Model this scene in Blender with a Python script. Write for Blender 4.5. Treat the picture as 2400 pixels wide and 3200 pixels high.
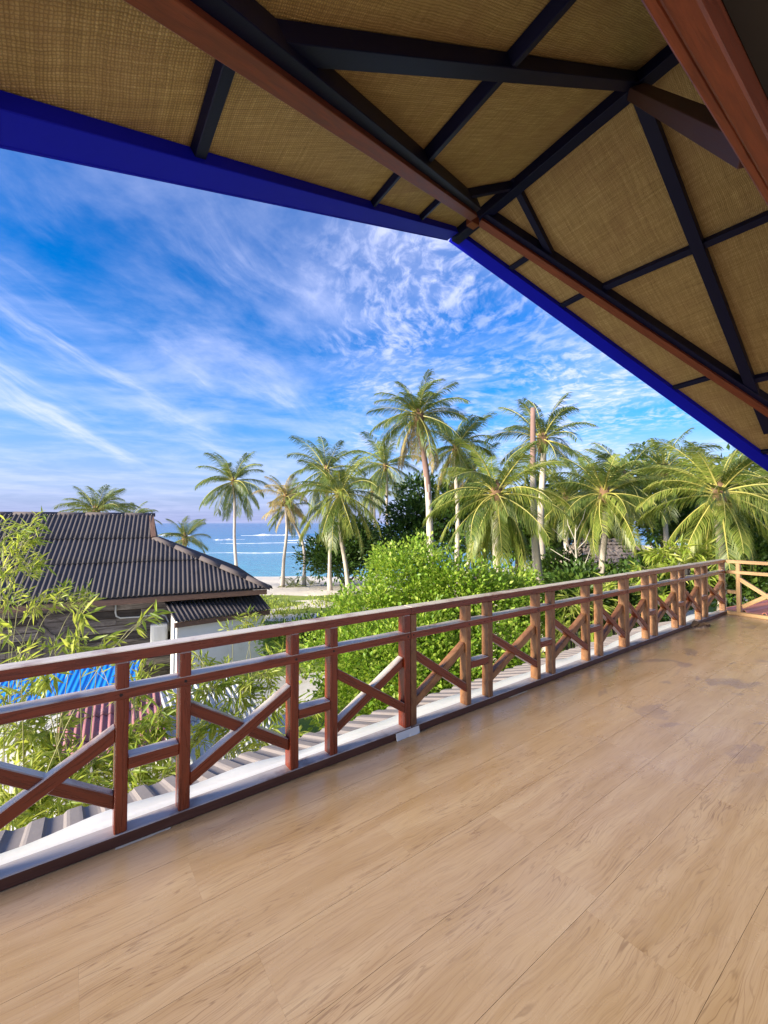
import bpy, bmesh, math, random
import numpy as np
from mathutils import Vector, Matrix

# ------------------------------------------------------------------ camera, sky, sun, exposure
for o in list(bpy.data.objects): bpy.data.objects.remove(o)
S = bpy.context.scene
COL = S.collection
FPX, VPX, CAMH = 1330.0, 1810.0, 1.5           # focal length in photo pixels, rail vanishing point, eye height
ALPHA = math.atan(VPX / FPX); PITCH = math.atan(35 / FPX)
F = np.array([math.cos(ALPHA) * math.cos(PITCH), math.sin(ALPHA) * math.cos(PITCH), math.sin(PITCH)])
R = np.array([math.sin(ALPHA), -math.cos(ALPHA), 0.0]); U = np.cross(R, F)
FH = np.array([math.cos(ALPHA), math.sin(ALPHA), 0.0])
CAM = np.array([0, 0, CAMH])
cd = bpy.data.cameras.new('camera'); cam = bpy.data.objects.new('camera', cd); COL.objects.link(cam)
cam.matrix_world = Matrix(((R[0], U[0], -F[0], 0), (R[1], U[1], -F[1], 0), (R[2], U[2], -F[2], CAMH), (0, 0, 0, 1)))
cd.sensor_fit = 'HORIZONTAL'; cd.sensor_width = 36; cd.lens = 36 * FPX / 2400
cd.clip_start = 0.05; cd.clip_end = 60000
S.camera = cam
S.render.resolution_x, S.render.resolution_y = 768, 1024
S.render.engine = 'CYCLES'
S.cycles.max_bounces = 8; S.cycles.diffuse_bounces = 5; S.cycles.transparent_max_bounces = 8
S.view_settings.view_transform = 'Standard'; S.view_settings.look = 'None'
S.view_settings.gamma = 1; S.view_settings.use_curve_mapping = False
S.view_settings.exposure = 2.15
SUN_AZ = math.atan2(0.09, -1.0)              # direction towards the sun in plan (left, over the water)
SUN_EL = math.radians(18)
SKY_STRENGTH = 0.075
SUN_STRENGTH = 2.6

W = bpy.data.worlds.new('World'); S.world = W; W.use_nodes = True
def N(nt, t, x=None, **kw):
    n = nt.nodes.new(t)
    for k, v in kw.items(): setattr(n, k, v)
    if x:
        for k, v in x.items():
            s = n.inputs[k]
            if hasattr(v, 'is_output') or isinstance(v, bpy.types.NodeSocket): nt.links.new(v, s)
            else: s.default_value = v
    return n
def Mth(nt, op, a, b=None, c=None, clamp=False):
    n = nt.nodes.new('ShaderNodeMath'); n.operation = op; n.use_clamp = clamp
    for i, v in enumerate((a, b, c)):
        if v is None: continue
        if isinstance(v, bpy.types.NodeSocket): nt.links.new(v, n.inputs[i])
        else: n.inputs[i].default_value = v
    return n.outputs[0]
def Ramp(nt, fac, stops, interp='LINEAR'):
    n = nt.nodes.new('ShaderNodeValToRGB'); n.color_ramp.interpolation = interp
    e = n.color_ramp.elements
    while len(e) < len(stops): e.new(0.5)
    for el, (p, c) in zip(e, stops):
        el.position = p; el.color = (*c, 1) if len(c) == 3 else c
    nt.links.new(fac, n.inputs[0]); return n.outputs[0]
def Step(nt, v, lo, hi):
    n = nt.nodes.new('ShaderNodeMapRange'); n.interpolation_type = 'SMOOTHSTEP'
    nt.links.new(v, n.inputs[0]); n.inputs[1].default_value = lo; n.inputs[2].default_value = hi
    return n.outputs[0]
def MixC(nt, fac, a, b, mode='MIX'):
    n = nt.nodes.new('ShaderNodeMix'); n.data_type = 'RGBA'; n.blend_type = mode
    for i, v in ((0, fac), (6, a), (7, b)):
        if isinstance(v, bpy.types.NodeSocket): nt.links.new(v, n.inputs[i])
        else: n.inputs[i].default_value = v if i == 0 else ((*v, 1) if len(v) == 3 else v)
    return n.outputs[2]
def Noise(nt, vec, scale, detail=4, rough=0.55, dist=0.0):
    n = N(nt, 'ShaderNodeTexNoise', {'Scale': scale, 'Detail': detail, 'Roughness': rough, 'Distortion': dist})
    if vec is not None: nt.links.new(vec, n.inputs['Vector'])
    return n.outputs['Fac']
def MapN(nt, vec, scale=(1, 1, 1), rot=(0, 0, 0), loc=(0, 0, 0)):
    n = N(nt, 'ShaderNodeMapping', {'Scale': scale, 'Rotation': rot, 'Location': loc})
    nt.links.new(vec, n.inputs['Vector']); return n.outputs[0]

nt = W.node_tree; nt.nodes.clear()
sky = N(nt, 'ShaderNodeTexSky'); sky.sky_type = 'NISHITA'; sky.sun_disc = False
sky.sun_elevation = SUN_EL; sky.sun_rotation = math.pi / 2 - SUN_AZ
sky.air_density = 1.0; sky.dust_density = 0.6; sky.ozone_density = 2.5; sky.altitude = 0
hsv = N(nt, 'ShaderNodeHueSaturation', {'Saturation': 1.6, 'Value': 0.80, 'Hue': 0.516, 'Color': sky.outputs[0]})
tc = N(nt, 'ShaderNodeTexCoord')
sep = N(nt, 'ShaderNodeSeparateXYZ', {0: MapN(nt, tc.outputs['Generated'], rot=(0, 0, math.pi / 2 - ALPHA))})
zc = Mth(nt, 'MAXIMUM', sep.outputs[2], 0.0)
zz = Mth(nt, 'ADD', zc, 0.05)
lx = Mth(nt, 'DIVIDE', sep.outputs[0], zz); ly = Mth(nt, 'DIVIDE', sep.outputs[1], zz)
pl = N(nt, 'ShaderNodeCombineXYZ', {0: lx, 1: ly, 2: 0.0}).outputs[0]      # cloud layer seen in plan
# cirrus: long streaks
wob = N(nt, 'ShaderNodeTexNoise', {'Scale': 0.5, 'Detail': 2, 'Vector': pl})
plw = N(nt, 'ShaderNodeVectorMath', {0: pl, 1: N(nt, 'ShaderNodeVectorMath', {0: wob.outputs['Color'], 'Scale': 1.3}, operation='SCALE').outputs[0]}, operation='ADD').outputs[0]
az = Mth(nt, 'ARCTAN2', sep.outputs[0], sep.outputs[1]); el = Mth(nt, 'ARCSINE', zc)
ae = N(nt, 'ShaderNodeCombineXYZ', {0: az, 1: el, 2: 0.0}).outputs[0]
wb_ = N(nt, 'ShaderNodeTexNoise', {'Scale': 2.2, 'Detail': 4, 'Vector': ae})
aew = N(nt, 'ShaderNodeVectorMath', {0: ae, 1: N(nt, 'ShaderNodeVectorMath', {0: wb_.outputs['Color'], 'Scale': 0.16}, operation='SCALE').outputs[0]}, operation='ADD').outputs[0]
ci = Noise(nt, MapN(nt, MapN(nt, aew, rot=(0, 0, math.radians(24))), scale=(1.1, 6.5, 1), loc=(1.2, 2.6, 0)), 1.0, 7, 0.60, 0.3)
ci2 = Noise(nt, MapN(nt, MapN(nt, aew, rot=(0, 0, math.radians(38))), scale=(5, 22, 1)), 1.0, 7, 0.7, 0.4)
cirr = Mth(nt, 'MULTIPLY', Step(nt, ci, 0.46, 0.70), Mth(nt, 'ADD', 0.45, Mth(nt, 'MULTIPLY', Step(nt, ci2, 0.35, 0.75), 0.8)))
left = Mth(nt, 'MULTIPLY', Step(nt, az, -0.02, -0.42), Step(nt, el, 0.62, 0.34))
cirr = Mth(nt, 'MULTIPLY', cirr, Mth(nt, 'ADD', 0.12, left))
# altocumulus: small ripples
rip = Noise(nt, MapN(nt, plw, scale=(1.2, 0.9, 1), rot=(0, 0, 0.5)), 11.0, 4, 0.6, 0.35)
ripm = Noise(nt, pl, 0.9, 3, 0.5)
right = Step(nt, Mth(nt, 'ADD', lx, Mth(nt, 'MULTIPLY', ly, 0.05)), -0.45, 0.25)
rr = Mth(nt, 'MULTIPLY', Step(nt, rip, 0.40, 0.72), Mth(nt, 'MULTIPLY', Step(nt, ripm, 0.30, 0.6), right))
# thin veil everywhere
veil = Step(nt, Noise(nt, pl, 1.1, 7, 0.6, 0.3), 0.34, 0.78)
low = Step(nt, zc, 0.30, 0.0)
band = Step(nt, Noise(nt, MapN(nt, plw, scale=(0.10, 0.55, 1)), 1.0, 6, 0.6), 0.42, 0.66)
cl = Mth(nt, 'ADD', Mth(nt, 'MULTIPLY', cirr, 0.80), Mth(nt, 'MULTIPLY', rr, 0.62))
cl = Mth(nt, 'ADD', cl, Mth(nt, 'MULTIPLY', veil, 0.46))
cl = Mth(nt, 'ADD', cl, Mth(nt, 'MULTIPLY', Mth(nt, 'MULTIPLY', band, Step(nt, zc, 0.42, 0.05)), 0.30), clamp=True)
CLOUD_C = (3.0, 3.15, 4.3)
base = MixC(nt, Mth(nt, 'MULTIPLY', low, 0.85), hsv.outputs[0], (1.0, 1.25, 2.7))
cl = Mth(nt, 'MULTIPLY', cl, Mth(nt, 'ADD', 0.35, Mth(nt, 'MULTIPLY', Step(nt, zc, 0.0, 0.16), 0.65)))
skyc = MixC(nt, cl, base, CLOUD_C)
bg = N(nt, 'ShaderNodeBackground', {'Color': skyc, 'Strength': SKY_STRENGTH})
nt.links.new(bg.outputs[0], N(nt, 'ShaderNodeOutputWorld').inputs[0])

sd = bpy.data.lights.new('sun', 'SUN'); sun = bpy.data.objects.new('sun', sd); COL.objects.link(sun)
sd.energy = SUN_STRENGTH; sd.angle = math.radians(15); sd.color = (1.0, 0.90, 0.74)
sv = Vector((math.cos(SUN_AZ) * math.cos(SUN_EL), math.sin(SUN_AZ) * math.cos(SUN_EL), math.sin(SUN_EL)))
sun.rotation_euler = sv.to_track_quat('Z', 'Y').to_euler(); sun.location = (0, 0, 30)

# ------------------------------------------------------------------ photo pixel -> place
def ray(x, y): return F + (x - 1200) / FPX * R + (1600 - y) / FPX * U
def onz(x, y, z): d = ray(x, y); return CAM + d * ((z - CAMH) / d[2])
def ony(x, y, q): d = ray(x, y); return CAM + d * (q / d[1])
def onx(x, y, s): d = ray(x, y); return CAM + d * (s / d[0])
def at(x, y, t): return CAM + ray(x, y) * t
def onplane(x, y, P, n): d = ray(x, y); return CAM + d * (np.dot(np.array(P) - CAM, n) / np.dot(d, n))

# ------------------------------------------------------------------ scene helpers
def tag(o, label=None, cat=None, group=None, kind=None):
    if label: o['label'] = label
    if cat: o['category'] = cat
    if group: o['group'] = group
    if kind: o['kind'] = kind
    return o
def link(name, me, mat=None, parent=None):
    o = bpy.data.objects.new(name, me); COL.objects.link(o)
    if mat and me is not None and not me.materials: me.materials.append(mat)
    if parent: o.parent = parent
    return o
def empty(name, loc=(0, 0, 0), rz=0, label=None, cat=None, group=None):
    o = bpy.data.objects.new(name, None); COL.objects.link(o); o.empty_display_size = 0.2
    o.location = loc; o.rotation_euler = (0, 0, rz); return tag(o, label, cat, group)
def pydata(name, v, f, smooth=False):
    me = bpy.data.meshes.new(name); me.from_pydata([tuple(map(float, p)) for p in v], [], f)
    if smooth: me.polygons.foreach_set('use_smooth', [True] * len(me.polygons))
    me.update(); return me
def tris_np(name, V, T, smooth=False):
    me = bpy.data.meshes.new(name); V = np.asarray(V, np.float32); T = np.asarray(T, np.int32)
    me.vertices.add(len(V)); me.vertices.foreach_set('co', V.ravel())
    me.loops.add(T.size); me.loops.foreach_set('vertex_index', T.ravel())
    me.polygons.add(len(T)); k = T.shape[1]
    me.polygons.foreach_set('loop_start', np.arange(0, T.size, k, dtype=np.int32))
    me.polygons.foreach_set('loop_total', np.full(len(T), k, np.int32))
    if smooth: me.polygons.foreach_set('use_smooth', [True] * len(T))
    me.update(calc_edges=True); me.validate(); return me
def boxv(lo, hi, bev=0.004):
    bm = bmesh.new(); bmesh.ops.create_cube(bm, size=1)
    for v in bm.verts:
        for i in range(3): v.co[i] = lo[i] if v.co[i] < 0 else hi[i]
    if bev: bmesh.ops.bevel(bm, geom=bm.edges[:], offset=bev, segments=1, affect='EDGES')
    me = bpy.data.meshes.new('box'); bm.to_mesh(me); bm.free(); return me
def box(name, lo, hi, mat, parent=None, bev=0.004): return link(name, boxv(lo, hi, bev), mat, parent)
def beam_mat(a, b, up):
    a, b, up = Vector(a), Vector(b), Vector(up)
    x = (b - a).normalized(); y = up.cross(x).normalized(); z = x.cross(y)
    M = Matrix((x, y, z)).transposed().to_4x4(); M.translation = a; return M, (b - a).length
def beam(name, a, b, w, h, mat, parent=None, up=(0, 0, 1), drop=0.0, bev=0.004):
    """bar from a to b, w wide, h deep; its top lies on the line minus drop"""
    M, L = beam_mat(a, b, up)
    o = link(name, boxv((0, -w / 2, -h - drop), (L, w / 2, -drop), bev), mat, parent); o.matrix_world = M; return o
def tube(pts, rad, seg=8, cap=True):
    pts = [Vector(p) for p in pts]; n = len(pts); rad = rad if hasattr(rad, '__len__') else [rad] * n
    V, Fc = [], []; ref = Vector((0.3, 0.9, 0.1))
    for i, p in enumerate(pts):
        d = (pts[min(i + 1, n - 1)] - pts[max(i - 1, 0)]).normalized()
        x = d.cross(ref); x = x.normalized() if x.length > 1e-4 else d.orthogonal().normalized(); y = d.cross(x)
        for k in range(seg):
            t = 2 * math.pi * k / seg; V.append(p + (x * math.cos(t) + y * math.sin(t)) * rad[i])
    for i in range(n - 1):
        for k in range(seg):
            a, b = i * seg + k, i * seg + (k + 1) % seg; Fc.append((a, b, b + seg, a + seg))
    if cap: Fc.append(tuple(range(seg))[::-1]); Fc.append(tuple(range((n - 1) * seg, n * seg)))
    return V, Fc
def tubeobj(name, pts, rad, mat, parent=None, seg=8):
    v, f = tube(pts, rad, seg); return link(name, pydata(name, v, f, True), mat, parent)

# ------------------------------------------------------------------ materials
def newmat(name):
    m = bpy.data.materials.new(name); m.use_nodes = True; t = m.node_tree
    return m, t, t.nodes['Principled BSDF']
def objvec(t, rand=True, gen='Object'):
    c = N(t, 'ShaderNodeTexCoord').outputs[gen]
    if not rand: return c
    oi = N(t, 'ShaderNodeObjectInfo')
    return N(t, 'ShaderNodeVectorMath', {0: c, 1: N(t, 'ShaderNodeVectorMath', {0: (17.3, 9.1, 5.7), 'Scale': oi.outputs['Random']}, operation='SCALE').outputs[0]}, operation='ADD').outputs[0]
def bump(t, b, h, strength, dist=0.01):
    n = N(t, 'ShaderNodeBump', {'Strength': strength, 'Distance': dist, 'Height': h}); t.links.new(n.outputs[0], b.inputs['Normal'])
def wood(name, dark, light, stretch=(1.2, 14, 14), rough=0.4, grey=None, spec=0.5, bmp=0.12, vary=0.25):
    """sawn timber, grain along the object's x axis"""
    m, t, b = newmat(name); v = objvec(t)
    g = Noise(t, MapN(t, v, scale=stretch), 3.0, 8, 0.65, 0.8)
    fine = Noise(t, MapN(t, v, scale=(stretch[0] * 2, stretch[1] * 8, stretch[2] * 8)), 3.0, 3, 0.6)
    c = Ramp(t, g, [(0.28, dark), (0.50, tuple((p + q) / 2 for p, q in zip(dark, light))), (0.74, light)])
    c = MixC(t, Mth(t, 'MULTIPLY', Step(t, fine, 0.5, 0.8), 0.35), c, tuple(x * 0.45 for x in dark))
    oi = N(t, 'ShaderNodeObjectInfo')
    c = MixC(t, Mth(t, 'MULTIPLY', oi.outputs['Random'], vary), c, tuple(x * 0.55 for x in dark))
    if grey:                                       # weathered grey on faces that look up; pale values paint in sky glare
        gn = N(t, 'ShaderNodeNewGeometry'); up = N(t, 'ShaderNodeSeparateXYZ', {0: gn.outputs['Normal']}).outputs[2]
        f = Mth(t, 'MULTIPLY', Step(t, up, 0.35, 0.75), Step(t, Noise(t, v, 5, 5, 0.6), 0.2, 0.55))
        c = MixC(t, f, c, MixC(t, fine, grey, tuple(x * 0.5 for x in grey)))
    t.links.new(c, b.inputs['Base Color'])
    t.links.new(Mth(t, 'ADD', rough - 0.1, Mth(t, 'MULTIPLY', g, 0.25)), b.inputs['Roughness'])
    b.inputs['Specular IOR Level'].default_value = spec
    bump(t, b, fine, bmp, 0.004); return m
def paint(name, col, rough=0.45, mott=0.25, scale=6, spec=0.5, bmp=0.1, dirt=None):
    m, t, b = newmat(name); v = objvec(t)
    n1 = Noise(t, v, scale, 7, 0.62); c = MixC(t, Mth(t, 'MULTIPLY', n1, mott), col, tuple(x * 0.45 for x in col))
    if dirt: c = MixC(t, Step(t, Noise(t, MapN(t, v, scale=(1, 1, 0.35)), scale * 0.7, 8, 0.7, 0.4), 0.5, 0.72), c, dirt)
    t.links.new(c, b.inputs['Base Color']); b.inputs['Roughness'].default_value = rough
    b.inputs['Specular IOR Level'].default_value = spec
    bump(t, b, Noise(t, v, scale * 9, 4, 0.6), bmp, 0.004); return m
def leafmat(name, c1, c2, c3, trans=0.35, rough=0.45):
    m, t, b = newmat(name); gn = N(t, 'ShaderNodeNewGeometry'); oi = N(t, 'ShaderNodeObjectInfo')
    r = Mth(t, 'ADD', Mth(t, 'MULTIPLY', gn.outputs['Random Per Island'], 0.8), Mth(t, 'MULTIPLY', oi.outputs['Random'], 0.2))
    c = Ramp(t, r, [(0.0, c1), (0.5, c2), (0.95, c3)])
    t.links.new(c, b.inputs['Base Color']); b.inputs['Roughness'].default_value = rough
    b.inputs['Specular IOR Level'].default_value = 0.35
    tr = N(t, 'ShaderNodeBsdfTranslucent', {'Color': MixC(t, 0.5, c, (c3[0] * 1.4, c3[1] * 1.4, c3[2] * 0.7))})
    mx = N(t, 'ShaderNodeMixShader', {0: trans, 1: b.outputs[0], 2: tr.outputs[0]})
    t.links.new(mx.outputs[0], t.nodes['Material Output'].inputs[0]); return m

M_RAIL = wood('rail_wood', (0.095, 0.011, 0.003), (0.32, 0.050, 0.010), rough=0.26, grey=(0.90, 0.78, 0.64), spec=0.6)  # cream tint puts the sky glare of the rail tops into colour
M_RAILP = wood('rail_wood_lit', (0.13, 0.034, 0.010), (0.50, 0.25, 0.095), stretch=(3.0, 6, 6), rough=0.33, spec=0.55, vary=0.5)  # lit copy of the rail wood: side light painted into far posts and braces
M_SILL = wood('sill_wood', (0.065, 0.018, 0.010), (0.14, 0.05, 0.028), rough=0.42, grey=(0.62, 0.55, 0.50))
M_RETURN = wood('return_wood', (0.33, 0.17, 0.06), (0.62, 0.40, 0.19), rough=0.5, vary=0.2)
M_REDBEAM = wood('red_beam_wood', (0.10, 0.018, 0.007), (0.25, 0.058, 0.020), rough=0.5, bmp=0.3)
M_REDDARK = wood('dark_brace_wood', (0.045, 0.012, 0.008), (0.09, 0.028, 0.016), rough=0.6)
M_NAVY = paint('navy_paint', (0.004, 0.006, 0.038), rough=0.5, mott=0.5, scale=5, bmp=0.2, spec=0.22)
M_BLUE = paint('blue_fascia_paint', (0.003, 0.006, 0.52), rough=0.6, mott=0.3, scale=3, spec=0.15)
M_METAL = paint('roof_sheet_metal', (0.62, 0.64, 0.66), rough=0.4, mott=0.2)
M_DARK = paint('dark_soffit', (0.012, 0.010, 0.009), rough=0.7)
M_WHITE = paint('white_flashing', (0.92, 0.89, 0.84), rough=0.35, mott=0.25, scale=3, bmp=0.3, dirt=(0.80, 0.77, 0.73))
M_PAPER = paint('paper_white', (0.50, 0.47, 0.42), rough=0.7, mott=0.15)
M_PAPER2 = paint('white_card', (0.74, 0.71, 0.65), rough=0.7, mott=0.2)
M_CEMENT = paint('cement_sheet', (0.27, 0.235, 0.225), rough=0.85, mott=0.6, scale=3, bmp=0.5, dirt=(0.20, 0.17, 0.15))
M_ROOFDK = paint('old_roof_sheet', (0.095, 0.080, 0.078), rough=0.8, mott=0.6, scale=2.2, bmp=0.5, dirt=(0.045, 0.036, 0.033))
M_CAP = paint('roof_cap', (0.115, 0.092, 0.088), rough=0.8, mott=0.6, scale=4, bmp=0.5, dirt=(0.10, 0.08, 0.075))
M_PLANKW = wood('weathered_plank', (0.03, 0.019, 0.015), (0.46, 0.39, 0.34), stretch=(0.7, 5, 5), rough=0.8, vary=0.85, bmp=0.5)
M_FASCIA = wood('brown_fascia', (0.10, 0.05, 0.03), (0.26, 0.15, 0.10), rough=0.7)
M_WALL = paint('white_wall', (0.78, 0.77, 0.72), rough=0.8, mott=0.12, scale=2, dirt=(0.62, 0.60, 0.53))
M_PVC = paint('pvc_white', (0.72, 0.72, 0.70), rough=0.4, mott=0.1)
M_BLUEROOF = paint('blue_roof', (0.012, 0.24, 0.80), rough=0.4, mott=0.3, scale=1.5, dirt=(0.02, 0.17, 0.60))
M_PINKROOF = paint('faded_red_roof', (0.40, 0.16, 0.17), rough=0.6, mott=0.5, scale=1.5, dirt=(0.55, 0.36, 0.35))
M_PALEROOF = paint('pale_grey_roof', (0.60, 0.61, 0.62), rough=0.6, mott=0.3, scale=1.2, dirt=(0.42, 0.42, 0.40))
M_REDROOF = paint('red_roof', (0.80, 0.27, 0.17), rough=0.55, mott=0.3, scale=2)
M_TRUNK = paint('palm_trunk_bark', (0.58, 0.51, 0.43), rough=0.9, mott=0.6, scale=5, bmp=0.6, dirt=(0.36, 0.30, 0.25))
M_TRUNKR = paint('reddish_trunk_bark', (0.28, 0.175, 0.145), rough=0.9, mott=0.6, scale=5, bmp=0.6)
M_BARK = paint('tree_bark', (0.13, 0.10, 0.075), rough=0.9, mott=0.5, scale=8, bmp=0.6)
M_TWIG = paint('pale_twig', (0.50, 0.46, 0.38), rough=0.8, mott=0.3, scale=8)
M_CULM = paint('bamboo_culm', (0.34, 0.33, 0.13), rough=0.45, mott=0.4, scale=8)
M_FIBRE = paint('palm_fibre', (0.24, 0.14, 0.075), rough=0.95, mott=0.6, scale=12, bmp=0.6)
M_NUT = paint('coconut_husk', (0.34, 0.30, 0.07), rough=0.5, mott=0.4)
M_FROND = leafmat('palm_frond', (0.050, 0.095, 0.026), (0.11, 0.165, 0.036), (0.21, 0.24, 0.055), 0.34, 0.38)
M_FRONDY = leafmat('sunny_palm_frond', (0.10, 0.16, 0.026), (0.20, 0.25, 0.045), (0.36, 0.37, 0.085), 0.34, 0.38)  # yellower fronds, with sunlit warmth also put into the colour
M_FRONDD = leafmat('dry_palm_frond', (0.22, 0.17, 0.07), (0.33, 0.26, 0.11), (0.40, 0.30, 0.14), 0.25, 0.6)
M_RACHIS = paint('frond_rachis', (0.50, 0.46, 0.12), rough=0.45, mott=0.3)
M_SHRUB = leafmat('shrub_leaf', (0.06, 0.15, 0.012), (0.20, 0.35, 0.03), (0.46, 0.56, 0.10), 0.42, 0.38)
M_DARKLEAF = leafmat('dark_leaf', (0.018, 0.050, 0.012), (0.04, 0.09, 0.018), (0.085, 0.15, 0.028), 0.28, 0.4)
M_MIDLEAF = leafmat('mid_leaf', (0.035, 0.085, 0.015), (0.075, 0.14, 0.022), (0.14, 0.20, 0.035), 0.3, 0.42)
M_BAMBOO = leafmat('bamboo_leaf', (0.15, 0.26, 0.03), (0.31, 0.40, 0.06), (0.55, 0.56, 0.15), 0.45, 0.4)
M_GRASS = leafmat('grass_blade', (0.14, 0.23, 0.025), (0.25, 0.33, 0.045), (0.38, 0.40, 0.08), 0.35, 0.5)
M_THATCH = paint('thatch', (0.36, 0.29, 0.25), rough=0.95, mott=0.7, scale=14, bmp=0.9)

def floor_mat():
    m, t, b = newmat('laminate_floor'); v = objvec(t)
    warp = N(t, 'ShaderNodeTexNoise', {'Scale': 1.6, 'Detail': 3, 'Vector': MapN(t, v, scale=(1, 3.2, 1))})
    vw = N(t, 'ShaderNodeVectorMath', {0: v, 1: N(t, 'ShaderNodeVectorMath', {0: warp.outputs['Color'], 'Scale': 0.11}, operation='SCALE').outputs[0]}, operation='ADD').outputs[0]
    broad = Noise(t, MapN(t, vw, scale=(0.45, 5, 1)), 2.2, 4, 0.5)
    fine = Noise(t, MapN(t, vw, scale=(1.5, 42, 1)), 2.0, 5, 0.62)
    lines = Noise(t, MapN(t, vw, scale=(0.34, 5.5, 1)), 2.6, 3, 0.5)
    # contour lines of a slow field: the wandering dark cathedral grain
    fr = Mth(t, 'FRACT', Mth(t, 'MULTIPLY', lines, 17.0)); ln = Step(t, Mth(t, 'ABSOLUTE', Mth(t, 'SUBTRACT', fr, 0.5)), 0.16, 0.0)
    where = Step(t, Noise(t, MapN(t, v, scale=(0.7, 2.5, 1)), 2.4, 3, 0.5), 0.46, 0.66)
    c = Ramp(t, broad, [(0.25, (0.37, 0.235, 0.108)), (0.5, (0.435, 0.292, 0.158)), (0.75, (0.49, 0.348, 0.20))])
    c = MixC(t, Mth(t, 'MULTIPLY', Step(t, fine, 0.40, 0.82), 0.30), c, (0.24, 0.125, 0.055))
    c = MixC(t, Mth(t, 'MULTIPLY', Mth(t, 'MULTIPLY', ln, Mth(t, 'ADD', 0.35, where)), 0.36), c, (0.12, 0.055, 0.024))
    hair = Noise(t, MapN(t, vw, scale=(2.5, 110, 1)), 2.0, 3, 0.6)
    c = MixC(t, Mth(t, 'MULTIPLY', Step(t, hair, 0.50, 0.70), 0.38), c, (0.22, 0.125, 0.06))
    # scuffs of dust towards the corner
    wv = N(t, 'ShaderNodeNewGeometry').outputs['Position']
    wx = N(t, 'ShaderNodeSeparateXYZ', {0: wv})
    far = Step(t, wx.outputs[0], 2.4, 4.6)
    sc = Step(t, Noise(t, MapN(t, wv, scale=(1.1, 1.9, 1), loc=(2.2, 0.7, 0)), 1.5, 5, 0.55, 1.2), 0.585, 0.65)
    c = MixC(t, Mth(t, 'MULTIPLY', Mth(t, 'MULTIPLY', sc, far), 0.60), c, (0.19, 0.13, 0.12))
    dust = Step(t, Noise(t, wv, 0.7, 6, 0.65), 0.40, 0.75)
    c = MixC(t, Mth(t, 'MULTIPLY', dust, 0.22), c, (0.48, 0.37, 0.30))
    spk = Step(t, Noise(t, wv, 55, 2, 0.5), 0.78, 0.82)
    c = MixC(t, Mth(t, 'MULTIPLY', spk, 0.5), c, (0.75, 0.70, 0.62))
    t.links.new(c, b.inputs['Base Color'])
    rg = Mth(t, 'ADD', 0.17, Mth(t, 'MULTIPLY', Noise(t, wv, 1.3, 6, 0.65), 0.22)); t.links.new(rg, b.inputs['Roughness'])
    b.inputs['Specular IOR Level'].default_value = 0.55
    bump(t, b, Mth(t, 'ADD', fine, Mth(t, 'MULTIPLY', Noise(t, wv, 2.2, 2, 0.5), 1.2)), 0.10, 0.004)
    return m
M_FLOOR = floor_mat()
def mat_weave():
    m, t, b = newmat('woven_mat'); v = objvec(t)
    wj = N(t, 'ShaderNodeTexNoise', {'Scale': 3.0, 'Detail': 3, 'Vector': v})
    vj = N(t, 'ShaderNodeVectorMath', {0: v, 1: N(t, 'ShaderNodeVectorMath', {0: wj.outputs['Color'], 'Scale': 0.05}, operation='SCALE').outputs[0]}, operation='ADD').outputs[0]
    w1 = N(t, 'ShaderNodeTexWave', {'Scale': 22.0, 'Distortion': 2.5, 'Detail': 3, 'Detail Scale': 3.0, 'Vector': vj}); w1.bands_direction = 'X'
    w2 = N(t, 'ShaderNodeTexWave', {'Scale': 22.0, 'Distortion': 2.5, 'Detail': 3, 'Detail Scale': 3.0, 'Vector': vj}); w2.bands_direction = 'Y'
    h = Mth(t, 'MULTIPLY', w1.outputs['Fac'], w2.outputs['Fac'])
    st = Noise(t, MapN(t, vj, scale=(1.2, 30, 1)), 2.2, 4, 0.6); st2 = Noise(t, MapN(t, vj, scale=(30, 1.2, 1)), 2.2, 4, 0.6)
    c = Ramp(t, Mth(t, 'MULTIPLY', Mth(t, 'ADD', st, st2), 0.5), [(0.30, (0.28, 0.185, 0.065)), (0.52, (0.50, 0.355, 0.14)), (0.70, (0.72, 0.55, 0.26))])
    c = MixC(t, Mth(t, 'MULTIPLY', Step(t, h, 0.35, 0.0), 0.55), c, (0.12, 0.075, 0.028))
    c = MixC(t, Mth(t, 'MULTIPLY', Step(t, Noise(t, v, 1.1, 6, 0.6), 0.45, 0.72), 0.35), c, (0.27, 0.14, 0.07))
    t.links.new(c, b.inputs['Base Color']); b.inputs['Roughness'].default_value = 0.75
    bump(t, b, h, 0.7, 0.006); return m
M_WEAVE = mat_weave()
def ground_mat():
    m, t, b = newmat('sandy_ground'); v = N(t, 'ShaderNodeNewGeometry').outputs['Position']
    n1 = Noise(t, v, 0.35, 8, 0.65); n2 = Noise(t, v, 9, 5, 0.6)
    c = Ramp(t, n1, [(0.3, (0.66, 0.57, 0.45)), (0.55, (0.80, 0.71, 0.57)), (0.75, (0.86, 0.79, 0.67))])
    c = MixC(t, Mth(t, 'MULTIPLY', Step(t, n2, 0.55, 0.75), 0.35), c, (0.34, 0.27, 0.19))
    t.links.new(c, b.inputs['Base Color']); b.inputs['Roughness'].default_value = 0.95
    bump(t, b, Mth(t, 'ADD', Noise(t, v, 1.2, 5, 0.6), Mth(t, 'MULTIPLY', n2, 0.3)), 0.6, 0.12); return m
M_GROUND = ground_mat()
def lawn_mat():
    m, t, b = newmat('lawn_soil'); v = N(t, 'ShaderNodeNewGeometry').outputs['Position']
    c = Ramp(t, Noise(t, v, 0.5, 7, 0.65), [(0.3, (0.15, 0.23, 0.03)), (0.55, (0.25, 0.31, 0.05)), (0.72, (0.45, 0.40, 0.18))])
    t.links.new(c, b.inputs['Base Color']); b.inputs['Roughness'].default_value = 0.95
    bump(t, b, Noise(t, v, 8, 6, 0.7), 0.8, 0.08); return m
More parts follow.
